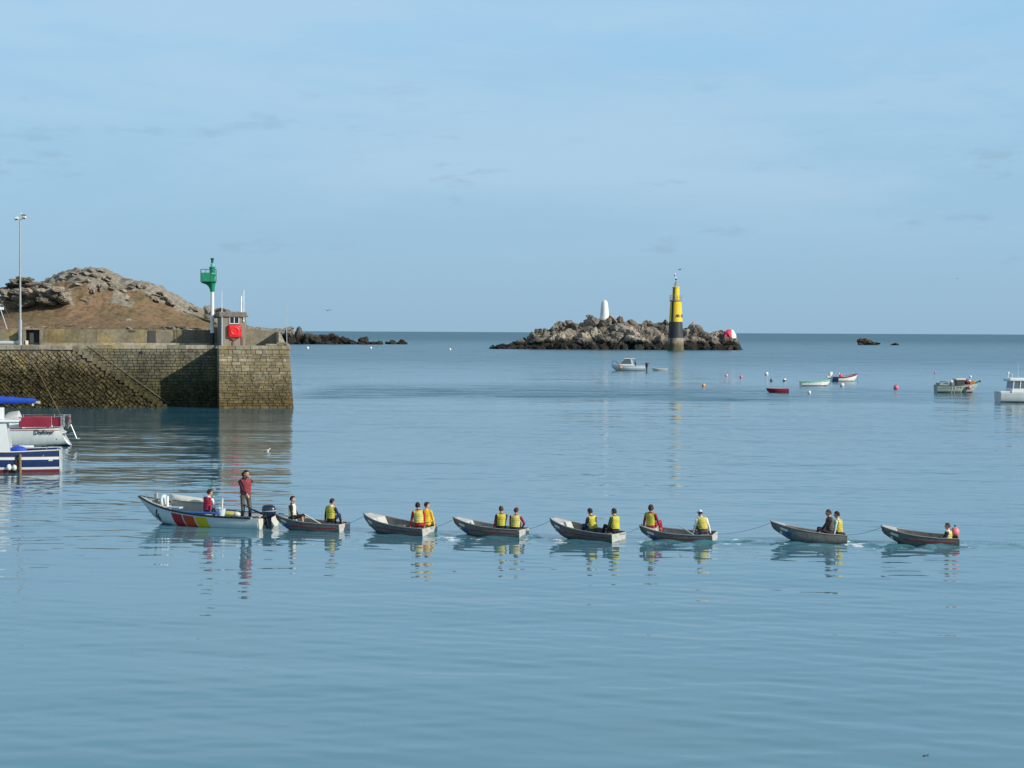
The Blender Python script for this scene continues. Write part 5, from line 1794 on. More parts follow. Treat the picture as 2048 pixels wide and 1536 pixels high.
# ------------------------------------------------------------------ moored boats farther out
def flat_boat(name, label, cat, L, beam, h0, h1, c, head, mat, group=None, rim=None, keel=None, thick=0.04):
    H = Hull(L, [(0, beam * 0.40), (0.3, beam * 0.49), (0.6, beam * 0.46), (0.85, beam * 0.26), (1, 0.03)], [(0, -0.15), (0.6, -0.2), (0.9, -0.05), (1, 0.2 * h1)],
             [(0, h0), (0.4, h0 * 0.96), (0.75, h0 + (h1 - h0) * 0.45), (1, h1)], rake=0.12 * L, e=(0.5, 0.8), thick=thick, floor=min(0.1, h0 * 0.3))
    d = Vector((math.cos(R(head)), math.sin(R(head)), 0))
    o = thing(name, label, cat, c - d * L / 2, R(head), group)
    H.shell(22, 6).build('hull', mat, o, smooth=35)
    if rim:
        for s in (1, -1):
            H.rail(0.05, 0, 1, s, 0, 0, 18, 6).build('gunwale', rim, o)
    return o, H


mG = 'boats moored in the outer harbour'
# white motor boat with a cuddy
c = PIX(1257, 741.5)
wmb, H = flat_boat('motor_boat', 'white motor boat with a small wheelhouse and one person aboard, below the islet', 'motor boat', 6.0, 2.2, 0.85, 1.15, c + Vector((0, 1, 0)), 176, m_hullg, mG, m_hullw)
H.strip(0.0, 0.98, 0.82, 0.97, 1, 0.01, 14).build('white_topside', m_hullw, wmb)
MB().loft([[Vector((x, s * 0.7, z)) for x, s in ((xa, 1), (xb_, 1), (xb_, -1), (xa, -1))] for z, xa, xb_ in ((0.9, 2.05, 4.5), (1.25, 2.05, 4.35), (2.05, 2.3, 3.55))]).build('wheelhouse', M('tinted_screen', (0.10, 0.14, 0.16), 0.12), wmb)
MB().rbox((2.75, 0, 2.12), (1.9, 1.6, 0.14), 0.05).build('roof', m_hullw, wmb)
MB().rbox((3.25, 0, 1.0), (2.6, 1.7, 0.3), 0.08).build('foredeck', m_hullw, wmb)
MB().prism([(2.0, 0.9), (2.35, 0.9), (2.65, 2.1), (2.3, 2.1)], 0.70, 0.74).build('door_pillar', m_hullw, wmb)
pr = MB()
for s in (1, -1):
    pr.tube([(4.6, s * 0.5, 1.1), (5.3, s * 0.3, 1.7), (5.75, s * 0.1, 1.65), (5.85, 0, 1.15)], 0.04, 6)
pr.build('bow_rail', m_black, wmb)
eng = MB().loft([[Vector((-0.25 + sx * math.cos(a), sx * 0.7 * math.sin(a), z)) for a in [2 * math.pi * j / 10 for j in range(10)]] for z, sx in ((-0.2, 0.1), (0.5, 0.13), (0.8, 0.24), (1.2, 0.27), (1.45, 0.2))]).build('outboard_motor', m_black, wmb, smooth=50)
MB().tube([(-0.2, 0, 1.3), (-0.75, 0, 1.35)], 0.06, 6).build('bracket', m_black, eng)
o = thing('fender', 'orange round fender on the side of the white motor boat', 'fender', aboard(wmb, 4.35, 1.05, 0.55), 0)
MB().ell((0, 0, 0), (0.22, 0.22, 0.26), 12, 8).build('ball', m_orange, o, smooth=True)
MB().tube([(0, 0, 0.25), (0, 0, 0.55)], 0.015, 5).build('lanyard', m_rope, o)
WMB = wmb

c = PIX(1320, 741.5)
flat_boat('tender', 'small pale dinghy floating astern of the white motor boat', 'dinghy', 2.8, 1.2, 0.34, 0.45, c + Vector((0, .5, 0)), 178, m_hullg, mG, m_cream)
c = PIX(1556, 785.5)
o, H = flat_boat('rowing_boat', 'small dark red rowing boat moored alone', 'rowing boat', 2.5, 1.2, 0.42, 0.46, c + Vector((0, .5, 0)), 177, M('dark_red_paint', (0.20, 0.012, 0.03), 0.5), mG, M('faded_red', (0.35, 0.05, 0.05), 0.6))
MB().rbox((1.2, 0, 0.3), (0.25, 1.0, 0.05), 0.01).build('thwart', m_wood, o)
c = PIX(1633, 772.5)
o, H = flat_boat('rowing_boat', 'white wooden boat with pale green gunwale and black waterline', 'rowing boat', 3.9, 1.6, 0.62, 0.85, c + Vector((0, .7, 0)), 8, m_hullw, mG, M('pale_green', (0.16, 0.42, 0.28), 0.5))
for s in (1, -1):
    H.strip(0, 0.99, lambda x: H.q_at(x, 0.38 + 0.22 * x), 0.97, s, 0.01, 16).build('green_strake', M('pale_green', (0, 0, 0)), o)
    H.strip(0, 0.97, 0.0, lambda x: H.q_at(x, 0.12), s, 0.01, 16).build('black_boot_top', m_black, o)
    for k in range(5):
        H.strip(0.12 + 0.13 * k, 0.19 + 0.13 * k, H.q_at(0.15 + .13 * k, 0.38 + 0.03 * k), H.q_at(0.15 + .13 * k, 0.46 + 0.03 * k), s, 0.02, 3, mq=1).build('white_mark', m_white, o)
MB().tube([(0.1, 0.1, 0.62), (-0.55, 0.1, 0.80)], 0.03, 6).build('tiller', M('pale_green', (0, 0, 0)), o)
c = PIX(1690, 762.5)
o, H = flat_boat('rowing_boat', 'white wooden boat with dark red gunwale, bow to the right', 'rowing boat', 3.9, 1.6, 0.60, 1.05, c + Vector((0, .7, 0)), 10, m_hullw, mG, M('wine_red', (0.16, 0.015, 0.03), 0.5))
for s in (1, -1):
    H.strip(0, 0.97, 0.0, lambda x: H.q_at(x, 0.08), s, 0.01, 16).build('green_boot_top', M('boot_green', (0.08, 0.3, 0.2), 0.5), o)
    H.strip(0, 0.99, 0.92, 0.99, s, 0.012, 16, mq=2).build('red_strake', M('wine_red', (0, 0, 0)), o)
H.strip(0, 0.22, 0.3, 0.97, -1, 0.016, 5).build('dark_stern_panel', m_navy, o)
e_ = MB().loft([[Vector((-0.25 + cx + sx * math.cos(a), sx * 0.8 * math.sin(a), z)) for a in [2 * math.pi * j / 10 for j in range(10)]] for z, sx, cx in ((0.2, 0.1, 0), (0.55, 0.16, 0), (0.8, 0.3, 0.1), (1.05, 0.32, 0.18), (1.3, 0.26, 0.2))]).build('outboard_motor', m_hullw, o, smooth=50)
MB().rbox((-0.45, 0, 0.62), (0.4, 0.3, 0.3), 0.08).build('motor_leg', m_cream, e_, smooth=True)
MB().ell((1.5, 0.2, 0.75), (0.25, 0.2, 0.3), 10, 7).build('red_float', m_pinkr, o, smooth=True)
MB().ell((1.2, 0, 1.02), (0.12, 0.12, 0.14), 10, 7).build('pale_float', m_cream, o, smooth=True)
MB().tube([(3.85, 0, 1.0), (3.98, 0, -0.1)], 0.02, 5).build('mooring_line', m_rope, o)

# green-grey crabbing boat
c = PIX(1917, 786)
fb, H = flat_boat('fishing_boat', 'grey-green crabbing boat with wheelhouse, floats and orange gear', 'fishing boat', 4.9, 1.9, 0.85, 1.15, c + Vector((0, .9, 0)), 4, M('grey_green_paint', (0.30, 0.36, 0.31), 0.5, var=0.15, scale=2), mG, M('dark_rail', (0.08, 0.09, 0.08), 0.6))
for s in (1, -1):
    H.strip(0, 0.97, 0.0, lambda x: H.q_at(x, 0.16), s, 0.01, 16).build('black_boot_top', m_black, fb)
    H.strip(0.02, 0.9, lambda x: H.q_at(x, 0.52 + 0.12 * x), lambda x: H.q_at(x, 0.58 + 0.12 * x), s, 0.015, 16, mq=1).build('rubbing_strake', M('dark_rail', (0, 0, 0)), fb)
MB().loft([[Vector((x, s_ * 0.6, z)) for x, s_ in ((2.3, 1), (3.2, 1), (3.2, -1), (2.3, -1))] for z in (0.5, 1.45)]).build('wheelhouse', M('dark_cabin', (0.06, 0.06, 0.06), 0.5), fb)
MB().rbox((2.75, 0, 1.55), (1.15, 1.4, 0.2), 0.05).build('roof', m_cream, fb)
MB().tube([(0.15, -0.75, 0.85), (0.3, -0.75, 1.3), (0.9, -0.78, 1.3), (1.35, -0.75, 1.1)], 0.04, 6).build('stern_hoop', m_black, fb)
MB().box((0.75, 0, 0.9), (1.1, 1.3, 0.5)).build('stern_box', M('grey_green_paint', (0, 0, 0)), fb)
MB().rbox((1.75, -0.5, 0.75), (0.35, 0.7, 0.9), 0.05).build('pot_hauler', M('hauler_grey', (0.2, 0.22, 0.26), 0.5), fb)
MB().ell((1.7, -0.4, 1.3), (0.16, 0.16, 0.16), 10, 7).build('white_float', m_white, fb, smooth=True)
MB().ell((3.55, -0.1, 1.30), (0.34, 0.3, 0.30), 12, 8).build('dark_red_float', M('dark_red_plastic', (0.16, 0.03, 0.06), 0.5), fb, smooth=True)
MB().ell((3.9, -0.15, 1.36), (0.13, 0.13, 0.13), 10, 7).build('white_float', m_white, fb, smooth=True)
MB().rbox((4.2, -0.1, 1.15), (0.7, 0.5, 0.32), 0.12, rot=Matrix.Rotation(R(-22), 3, 'Y'), seg=3).build('orange_oilskins', M('orange_cloth', (0.5, 0.2, 0.02), 0.8), fb, smooth=True)
MB().tube([(4.3, 0, 1.1), (5.15, 0, 1.32)], 0.05, 6).build('bowsprit', m_black, fb)
MB().ell((5.15, 0, 1.32), (0.14, 0.1, 0.12), 8, 6).build('roller', m_black, fb)
for k, (x_, z_, r_) in enumerate(((3.6, 0.62, 0.24),)):
    o = thing('float', 'red-pink float hung on the side of the crabbing boat', 'float', aboard(fb, x_, -1.0, z_), 0)
    MB().ell((0, 0, 0), (r_, r_, r_), 12, 8).build('ball', m_pink, o, smooth=True)
    MB().tube([(0, 0, r_), (0, 0.05, r_ + 0.2)], 0.015, 5).build('lanyard', m_rope, o)
for x_ in (1.62, 1.95, 2.75):
    MB().tube([H.pt(x_ / 4.9, 0.95, -1, 0.04), H.pt(x_ / 4.9, 0.35, -1, 0.05)], 0.06, 6).build('fender', m_cream, fb)

# white cabin cruiser at the right edge
c = PIX(2001, 804.5)
cb_ = thing('cabin_cruiser', 'white cabin cruiser cut off by the right edge of the photo', 'cabin cruiser', c + Vector((0, 1.1, 0)), R(4))
H = Hull(6.2, [(0, 1.05), (0.3, 1.18), (0.6, 1.15), (0.85, 0.7), (1, 0.04)], [(0, -0.2), (0.6, -0.3), (0.9, -0.1), (1, 0.4)], [(0, 0.92), (0.5, 0.98), (1, 1.35)], rake=0.8, e=(0.5, 0.8), thick=0.05, floor=0.3)
H.shell(24, 7).build('hull', m_hullg, cb_, smooth=35)
for s in (1, -1):
    H.strip(0, 0.99, lambda x: H.q_at(x, 0.82 + 0.2 * x * x), 0.99, s, 0.012, 16).build('white_sheer', m_hullw, cb_)
    H.strip(0, 0.97, 0.0, lambda x: H.q_at(x, 0.08), s, 0.01, 16).build('dark_boot_top', m_black, cb_)
MB().rbox((0.45, 0, 1.0), (0.95, 1.9, 0.16), 0.05).build('stern_coaming', m_hullw, cb_)
MB().loft([[Vector((x, s_ * w_, z)) for x, s_ in ((xa, 1), (xb_, 1), (xb_, -1), (xa, -1))] for z, xa, xb_, w_ in ((0.95, 1.1, 5.2, 0.98), (1.35, 1.15, 4.6, 0.95))]).build('cabin_side', m_hullw, cb_)
wl_ = MB().loft([[Vector((x, s_ * w_, z)) for x, s_ in ((xa, 1), (xb_, 1), (xb_, -1), (xa, -1))] for z, xa, xb_, w_ in ((1.35, 1.2, 4.2, 0.93), (2.05, 1.3, 3.6, 0.85))]).build('cabin_glass', M('tinted_screen', (0, 0, 0)), cb_)
for xa in (1.22, 1.9, 2.9, 3.85):
    for s in (1, -1):
        MB().tube([(xa, s * 0.95, 1.33), (xa + (0.1 if xa < 3.5 else -0.25), s * 0.87, 2.08)], 0.06, 6).build('pillar', m_hullw, wl_)
MB().rbox((2.3, 0, 2.22), (2.9, 2.0, 0.34), 0.12, seg=3).build('roof', m_hullw, cb_, smooth=50)
MB().tube([(1.15, 0.3, 2.3), (1.15, 0.3, 2.75)], 0.03, 6).build('light_mast', m_white, cb_)
MB().ell((1.15, 0.3, 2.85), (0.13, 0.13, 0.13), 10, 7).build('ball_light', m_white, cb_, smooth=True)
MB().tube([(1.55, 0.2, 2.3), (1.55, 0.2, 2.85)], 0.02, 6).build('aerial', m_white, cb_)
MB().tube([(1.95, -0.3, 2.3), (1.93, -0.3, 3.8)], 0.015, 6).build('whip_aerial', m_white, cb_)

# small red yacht showing past the pier head
c = PIX(573, 699.5)
ry, H = flat_boat('yacht', 'small yacht with red and white hull showing past the pier head', 'yacht', 7.0, 2.4, 1.0, 1.3, PIX(560, 700) + Vector((0, 1, 0)), 178, m_red, mG, m_white)
for s in (1, -1):
    H.strip(0, 0.99, 0.80, 1.0, s, 0.02, 16).build('white_sheer', m_white, ry)
    H.strip(0.06, 0.14, 0.35, 0.8, s, 0.03, 3).build('white_square', m_white, ry)
MB().loft([[Vector((x, s_ * w_, z)) for x, s_ in ((xa, 1), (xb_, 1), (xb_, -1), (xa, -1))] for z, xa, xb_, w_ in ((1.0, 2.0, 5.2, 0.8), (1.7, 2.4, 4.6, 0.6))]).build('cabin', m_white, ry)
xm = along(ry, 574, 0, 4)
MB().tube([(xm, 0, 0.9), (xm + 0.4, 0, 16.6)], [0.13, 0.08], 8).build('mast', m_galv, ry)
MB().tube([(xm, 0, 1.8), (xm + 2.4, 0, 1.9)], 0.14, 8).build('boom', m_white, ry)

# masts of craft lying behind the parapet
c = Q(2.75, 13, 0)
mb_ = thing('yacht', 'yacht hidden behind the pier head with only its slim white mast showing', 'yacht', c, ALPHA)
Hm = Hull(7, [(0, 0.9), (0.5, 1.2), (0.85, 0.6), (1, 0.03)], [(0, -.1), (.6, -.4), (1, .2)], [(0, .9), (.5, .9), (1, 1.2)], rake=0.7)
ho = Hm.shell(16, 5).build('hull', m_hullw, mb_, smooth=35)
ho.location = (-3.4, 0, 0)
mtop = AT(493.5, 592, c.y).z
MB().tube([(0.0, 0, 0.6), (0.02, 0, mtop)], [0.11, 0.09], 8).build('mast', m_white, mb_)
MB().tube([(0.03, 0, mtop - 0.2), (1.8, 0, 1.0)], 0.015, 5).build('stay', m_rope, mb_)
c = Q(-19.6, 14, 0)
mb_ = thing('yacht', 'yacht behind the parapet at far left with only its raked spar showing', 'yacht', c, ALPHA)
ho = link(bpy.data.objects.new('hull', ho.data), mb_)
ho.location = (-3.4, 0, 0)
p1, p0 = AT(-12, 580, c.y), AT(14, 658, c.y)
dd = (p0 - p1)
bpy.context.view_layer.update()
iv = mb_.matrix_world.inverted()
MB().tube([iv @ p1, iv @ (p0 + dd * 1.0)], 0.05, 8).build('spar', m_galv, mb_)
MB().rbox(iv @ AT(2, 617, c.y), (0.5, 0.1, 0.25), 0.04).build('radar_reflector', m_white, mb_)

# ------------------------------------------------------------------ mooring buoys
def buoy(label, px, py, d_px, mat, mat2=None, ring=True):
    """py is the water line, d_px the diameter in photograph pixels."""
    c = PIX(px, py)
    r_ = d_px * c.y / FPX / 2
    o = thing('mooring_buoy', label, 'buoy', (c.x, c.y, 0), 0, 'mooring buoys')
    MB().ell((0, 0, r_ * 0.62), (r_, r_, r_ * 1.05), 16, 10).build('float', mat, o, smooth=True)
    if mat2:
        MB().lathe([(r_ * 0.9, 0.0), (r_ * 1.03, r_ * 0.35), (r_ * 1.035, r_ * 0.55), (r_ * 0.9, r_ * 0.56)], 16).build('waterline_band', mat2, o, smooth=True)
    if ring:
        MB().tube([(0, 0, r_ * 1.6), (0.02, 0, r_ * 1.95)], r_ * 0.16, 6).build('top_eye', m_rust, o)


m_bwh = M('buoy_white', (0.72, 0.72, 0.68), 0.5, var=0.1)
m_bdk = M('buoy_dark', (0.05, 0.05, 0.055), 0.6)
buoy('yellow-orange buoy floating alone below the yellow tower', 1407, 773, 7.5, M('buoy_orange', (0.72, 0.36, 0.08), 0.5))
buoy('pale pink buoy, left of the two small pink ones', 1453, 752.5, 5.5, M('buoy_pink', (0.78, 0.42, 0.42), 0.5))
buoy('pink buoy, right of the two small pink ones', 1482, 755.5, 6, m_pink)
buoy('white buoy with a dark flank, topmost of the three above the red rowing boat', 1533, 750, 7.5, m_bwh, None)
buoy('dark buoy, left of the two above the red rowing boat', 1542.5, 762.5, 6, M('buoy_brown', (0.16, 0.10, 0.11), 0.6))
buoy('white buoy with a dark foot, right of the dark one', 1569, 762, 7, m_bwh, m_bdk)
buoy('small white buoy to the right of the red rowing boat', 1618.5, 787, 7, m_bwh)
buoy('cream buoy just right of the green-gunwaled boat', 1684, 773, 9, m_cream)
buoy('pink-red round buoy alone in the open water at right', 1792, 778.5, 10.5, M('buoy_red', (0.75, 0.13, 0.22), 0.5))
buoy('tiny faded pink buoy left of the crabbing boat', 1870, 747, 4, m_pink)
buoy('white buoy just above the crabbing boat', 1940.5, 755, 5.5, m_bwh)
buoy('white buoy nearest to the pier head', 615, 698, 6, m_bwh)
buoy('white buoy in front of the reef hump', 741.5, 697.5, 5, m_bwh)
buoy('white buoy alone between the reef and the islet', 900, 700.5, 5, m_bwh)

# ------------------------------------------------------------------ people
def ik(a, t, l1, l2, pole):
    d = t - a
    L = min(max(d.length, abs(l1 - l2) + 1e-3), l1 + l2 - 1e-3)
    u = d.normalized()
    x = (l1 * l1 - l2 * l2 + L * L) / (2 * L)
    h = math.sqrt(max(0, l1 * l1 - x * x))
    p = pole - u * pole.dot(u)
    p.normalize()
    return a + u * x + p * h, a + u * L


SKIN = M('skin', (0.50, 0.27, 0.18), 0.55, var=0.06)
EYE = M('eye_dark', (0.03, 0.02, 0.02), 0.3)
LIPS = M('lips', (0.32, 0.10, 0.09), 0.5)


def cloth(name, col):
    return M('cloth_' + name, col, 0.85, var=0.26, scale=7, bump=0.5, bscale=18)


def capsule(mb, a, b, r1, r2, n=10):
    d = (b - a)
    L = max(d.length, 1e-5)
    u = d / L
    e1, e2 = frame_of(u)
    rings = []
    for k in range(5):
        t = -math.pi / 2 + math.pi / 2 * k / 4.0001
        rings.append((a + u * (r1 * math.sin(t)), max(1e-4, r1 * math.cos(t))))
    for k in range(5):
        t = math.pi / 2 * k / 4
        rings.append((b + u * (r2 * math.sin(t)), max(1e-4, r2 * math.cos(t))))
    mb.loft([[c + (e1 * math.cos(2 * math.pi * j / n) + e2 * math.sin(2 * math.pi * j / n)) * r for j in range(n)] for c, r in rings])


def person(label, at, heading, k=0.88, stand=False, lean=0.08, side=0.0, twist=0.0, head=(0, 0), hands=None, feet=None, col=None, vest=None, vest_zip=False, hair=(0.035, 0.022, 0.015), hair_len=0.0, cap=None, collar=None, group='people in the boats', bun=False, short_sleeves=False, bare_legs=False, elbow_out=0.5):
    """at: the seat (or the sole, if standing). Local frame: x forward, y left, z up."""
    col = col or {}
    side += random.uniform(-0.07, 0.07)
    head = (head[0] + random.uniform(-0.2, 0.2), head[1] + random.uniform(-0.08, 0.1))
    o = thing('person', label, 'person', at, R(heading), group)
    V3 = lambda x, y, z: Vector((x, y, z)) * k
    hip = V3(0, 0, 0.93 if stand else 0.10)
    Rt = Matrix.Rotation(lean, 3, 'Y') @ Matrix.Rotation(side, 3, 'X')
    Rs = Rt @ Matrix.Rotation(twist, 3, 'Z')
    sp = lambda s, x=0, y=0: hip + Rt @ V3(x, y, s)
    bones = []          # (a, b, r1, r2, label)
    mb = MB()
    # torso: stacked ovals
    prof = [(-0.09, 0.07, 0.05), (-0.06, 0.13, 0.10), (0.0, 0.155, 0.115), (0.12, 0.145, 0.110), (0.26, 0.150, 0.112), (0.38, 0.168, 0.115), (0.45, 0.145, 0.10), (0.50, 0.085, 0.075), (0.53, 0.05, 0.05)]
    rings = []
    for (s, wy, wx) in prof:
        rot = Rt if s < 0.2 else Rt @ Matrix.Rotation(twist * min(1, (s - 0.1) / 0.3), 3, 'Z')
        rings.append([hip + rot @ V3(wx * math.cos(a), wy * math.sin(a), s) for a in [2 * math.pi * j / 16 for j in range(16)]])
    mb.loft(rings)
    bones += [(sp(-0.06), sp(0.0), 0.13 * k, 0.14 * k, 'seat'), (sp(0.06), sp(0.42), 0.13 * k, 0.14 * k, 'torso')]
    neck0 = sp(0.50)
    Rh = Rt @ Matrix.Rotation(-lean * 0.8, 3, 'Y') @ Matrix.Rotation(head[0], 3, 'Z') @ Matrix.Rotation(head[1], 3, 'Y')
    hc = neck0 + Rt @ V3(0.01, 0, 0.07) + Rh @ V3(0.02, 0, 0.115)
    capsule(mb, neck0 - Rt @ V3(0, 0, 0.05), hc - Rh @ V3(0.01, 0, 0.05), 0.058 * k, 0.052 * k)
    bones.append((neck0, hc - Rh @ V3(0.01, 0, 0.07), 0.056 * k, 0.052 * k, 'neck'))
    mb.ell(hc, (0.098 * k, 0.078 * k, 0.112 * k), 18, 12, rot=Rh)
    mb.ell(hc + Rh @ V3(0.035, 0, -0.062), (0.062 * k, 0.055 * k, 0.058 * k), 14, 9, rot=Rh)        # jaw
    capsule(mb, hc + Rh @ V3(0.094, 0, 0.008), hc + Rh @ V3(0.112, 0, -0.028), 0.010 * k, 0.015 * k, 8)   # nose
    for s in (1, -1):
        mb.ell(hc + Rh @ V3(-0.004, s * 0.080, -0.012), (0.024 * k, 0.011 * k, 0.033 * k), 10, 7, rot=Rh)
    bones.append((hc + Rh @ V3(0.02, 0, -0.05), hc + Rh @ V3(0, 0, 0.02), 0.085 * k, 0.1 * k, 'head'))
    sho = {}
    for s, nm in ((1, 'L'), (-1, 'R')):
        sh = hip + Rs @ V3(0, s * 0.185, 0.435)
        inn = hip + Rs @ V3(0, s * 0.08, 0.455)
        capsule(mb, inn, sh, 0.060 * k, 0.062 * k)
        bones.append((inn, hip + Rs @ V3(0, s * 0.14, 0.44), 0.06 * k, 0.06 * k, 'torso'))
        tgt = hands.get(nm) if hands else None
        tg = V3(*tgt) if tgt else hip + V3(0.34, s * 0.14, 0.06)
        pole = Rs @ Vector((-0.55, s * elbow_out, -0.55))
        el, wr = ik(sh, tg, 0.27 * k, 0.245 * k, pole)
        capsule(mb, sh, el, 0.060 * k, 0.046 * k)
        capsule(mb, el, wr, 0.046 * k, 0.033 * k)
        bones.append((sh, el, 0.058 * k, 0.046 * k, 'sleeve'))
        bones.append((el, wr, 0.045 * k, 0.034 * k, 'fore' if short_sleeves else 'sleeve'))
        # hand: palm, four fingers of unequal length with a bend, thumb off the side of the palm
        u = (wr - el).normalized()
        v = u.cross(Vector((0, 0, 1)))
        v = v.normalized() * s if v.length > 0.1 else Vector((0, s, 0))
        w = u.cross(v) * s
        if w.z > 0:
            w = -w
        palm = wr + u * 0.075 * k
        for dv in (-0.024, -0.008, 0.008, 0.024):
            capsule(mb, wr + v * dv * 0.6 * k, palm + v * dv * k, 0.015 * k, 0.014 * k, 8)
        for q, ln in zip((-0.030, -0.010, 0.010, 0.029), (0.062, 0.075, 0.080, 0.068)):
            a1 = palm + v * q * k
            b1 = a1 + (u * 0.85 + w * 0.5).normalized() * ln * 0.55 * k
            c1 = b1 + (u * 0.35 + w * 0.95).normalized() * ln * 0.5 * k
            capsule(mb, a1, b1, 0.0095 * k, 0.009 * k, 7)
            capsule(mb, b1, c1, 0.009 * k, 0.008 * k, 7)
        t0 = wr + u * 0.025 * k + v * 0.026 * k
        t1 = t0 + (u * 0.6 + v * 0.7 + w * 0.25).normalized() * 0.045 * k
        capsule(mb, t0, t1, 0.012 * k, 0.0105 * k, 7)
        capsule(mb, t1, t1 + (u * 0.9 + w * 0.4).normalized() * 0.032 * k, 0.010 * k, 0.009 * k, 7)
        bones.append((wr + u * 0.01 * k, palm + u * 0.06 * k, 0.04 * k, 0.045 * k, 'hand'))
        hj = hip + V3(0, s * 0.088, -0.02)
        ft = feet.get(nm) if feet else None
        if stand:
            ft = V3(*ft) if ft else V3(0.0 + 0.04 * s, s * 0.11, 0.075)
            kn, an = ik(hj, ft, 0.43 * k, 0.43 * k, Vector((1, s * 0.1, 0)))
        else:
            ft = V3(*ft) if ft else V3(0.56, s * 0.12, -0.10)
            kn, an = ik(hj, ft, 0.42 * k, 0.41 * k, Vector((0.25, s * 0.15, 1)))
        capsule(mb, hj, kn, 0.090 * k, 0.062 * k)
        capsule(mb, kn, an, 0.060 * k, 0.042 * k)
        bones.append((hj, kn, 0.088 * k, 0.062 * k, 'thigh'))
        bones.append((kn, an, 0.058 * k, 0.043 * k, 'shin'))
        toe = an + V3(0.16, 0.02 * s, -0.045)
        capsule(mb, an + V3(-0.04, 0, -0.04), toe, 0.042 * k, 0.034 * k)
        bones.append((an + V3(-0.03, 0, -0.05), toe, 0.045 * k, 0.04 * k, 'shoe'))
    me0 = bpy.data.meshes.new('tmp')
    me0.from_pydata(mb.v, [], mb.f)
    tmp = bpy.data.objects.new('tmp', me0)
    COL.objects.link(tmp)
    rm = tmp.modifiers.new('r', 'REMESH')
    rm.mode = 'VOXEL'
    rm.voxel_size = 0.0125 * k
    sm = tmp.modifiers.new('s', 'SMOOTH')
    sm.factor = 0.5
    sm.iterations = 2
    bpy.context.view_layer.update()
    me = bpy.data.meshes.new_from_object(tmp.evaluated_get(bpy.context.evaluated_depsgraph_get()))
    bpy.data.objects.remove(tmp)
    bpy.data.meshes.remove(me0)
    me.name = 'body'
    # clothes by region
    nP = len(me.polygons)
    cen = np.empty(nP * 3, np.float32)
    me.polygons.foreach_get('center', cen)
    cen = cen.reshape(-1, 3)
    dmin = np.full(nP, 9.0)
    lab = np.zeros(nP, int)
    names = ['seat', 'torso', 'neck', 'head', 'sleeve', 'fore', 'hand', 'thigh', 'shin', 'shoe', 'eye', 'lips']
    for (a, b, r1, r2, nm) in bones:
        a_, b_ = np.array(a), np.array(b)
        d = b_ - a_
        t = np.clip(((cen - a_) @ d) / max(1e-9, d @ d), 0, 1)
        ds = np.linalg.norm(cen - (a_ + t[:, None] * d), axis=1) - (r1 + (r2 - r1) * t)
        m_ = ds < dmin
        dmin = np.where(m_, ds, dmin)
        lab[m_] = names.index(nm)
    RhT = np.array(Rh.transposed())
    hl = (cen - np.array(hc)) @ RhT.T / k
    isH = lab == 3
    for s in (1, -1):
        lab[isH & (np.linalg.norm(hl - np.array([0.083, s * 0.031, 0.014]), axis=1) < 0.017)] = 10
    lab[isH & (np.linalg.norm((hl - np.array([0.09, 0, -0.062])) * np.array([1, 0.5, 1.6]), axis=1) < 0.016)] = 11
    top = cloth(*col.get('top', ('navy', (0.015, 0.02, 0.06))))
    trs = cloth(*col.get('legs', ('dark_trousers', (0.02, 0.02, 0.025))))
    sho_ = cloth(*col.get('shoes', ('dark_shoes', (0.02, 0.02, 0.02))))
    under = cloth(*col['torso']) if 'torso' in col else top
    mats = {'seat': trs, 'torso': under, 'neck': SKIN, 'head': SKIN, 'sleeve': top, 'fore': SKIN, 'hand': SKIN, 'thigh': SKIN if bare_legs == 'all' else trs, 'shin': SKIN if bare_legs else (cloth(*col['boots']) if 'boots' in col else trs), 'shoe': sho_, 'eye': EYE, 'lips': LIPS}
    for nm in names:
        me.materials.append(mats[nm])
    me.polygons.foreach_set('material_index', lab.astype(np.int32))
    me.polygons.foreach_set('use_smooth', np.ones(nP, bool))
    link(bpy.data.objects.new('body', me), o)

    def shell(sel, off, name, mat, noise=0.0):
        bm = bmesh.new()
        bm.from_mesh(me)
        bm.faces.ensure_lookup_table()
        kill = [f for f in bm.faces if not sel[f.index]]
        bmesh.ops.delete(bm, geom=kill, context='FACES')
        if not bm.faces:
            bm.free()
            return
        bm.normal_update()
        nrm = {v: v.normal.copy() for v in bm.verts}
        r = bmesh.ops.extrude_face_region(bm, geom=list(bm.faces))
        new = [g for g in r['geom'] if isinstance(g, bmesh.types.BMVert)]
        bm.normal_update()
        for v in new:
            q = v.co / k
            v.co += v.normal * off * k * (1 + noise * math.sin(q.x * 61 + q.y * 37 + q.z * 53) + (0.09 * math.cos(q.z * 75) if name == 'life_vest' else 0.0))
        m2 = bpy.data.meshes.new(name)
        bm.to_mesh(m2)
        bm.free()
        m2.materials.clear()
        m2.materials.append(mat)
        m2.polygons.foreach_set('material_index', [0] * len(m2.polygons))
        m2.polygons.foreach_set('use_smooth', [True] * len(m2.polygons))
        link(bpy.data.objects.new(name, m2), o)

    hm_ = cloth('hair_%d' % int(hair[0] * 1000), hair)
    f_, s_, u_ = hl[:, 0], hl[:, 1], hl[:, 2]
    low = -0.045 - hair_len
    hairsel = (isH | ((lab == 2) & (hair_len > 0))) & (((u_ > 0.055) & (f_ < 0.088)) | ((f_ < 0.02) & (u_ > -0.02)) | ((f_ < -0.02 + hair_len * 0.3) & (u_ > low))) & ~((np.abs(s_) > 0.07) & (u_ < 0.01) & (f_ > -0.03) & (hair_len == 0))
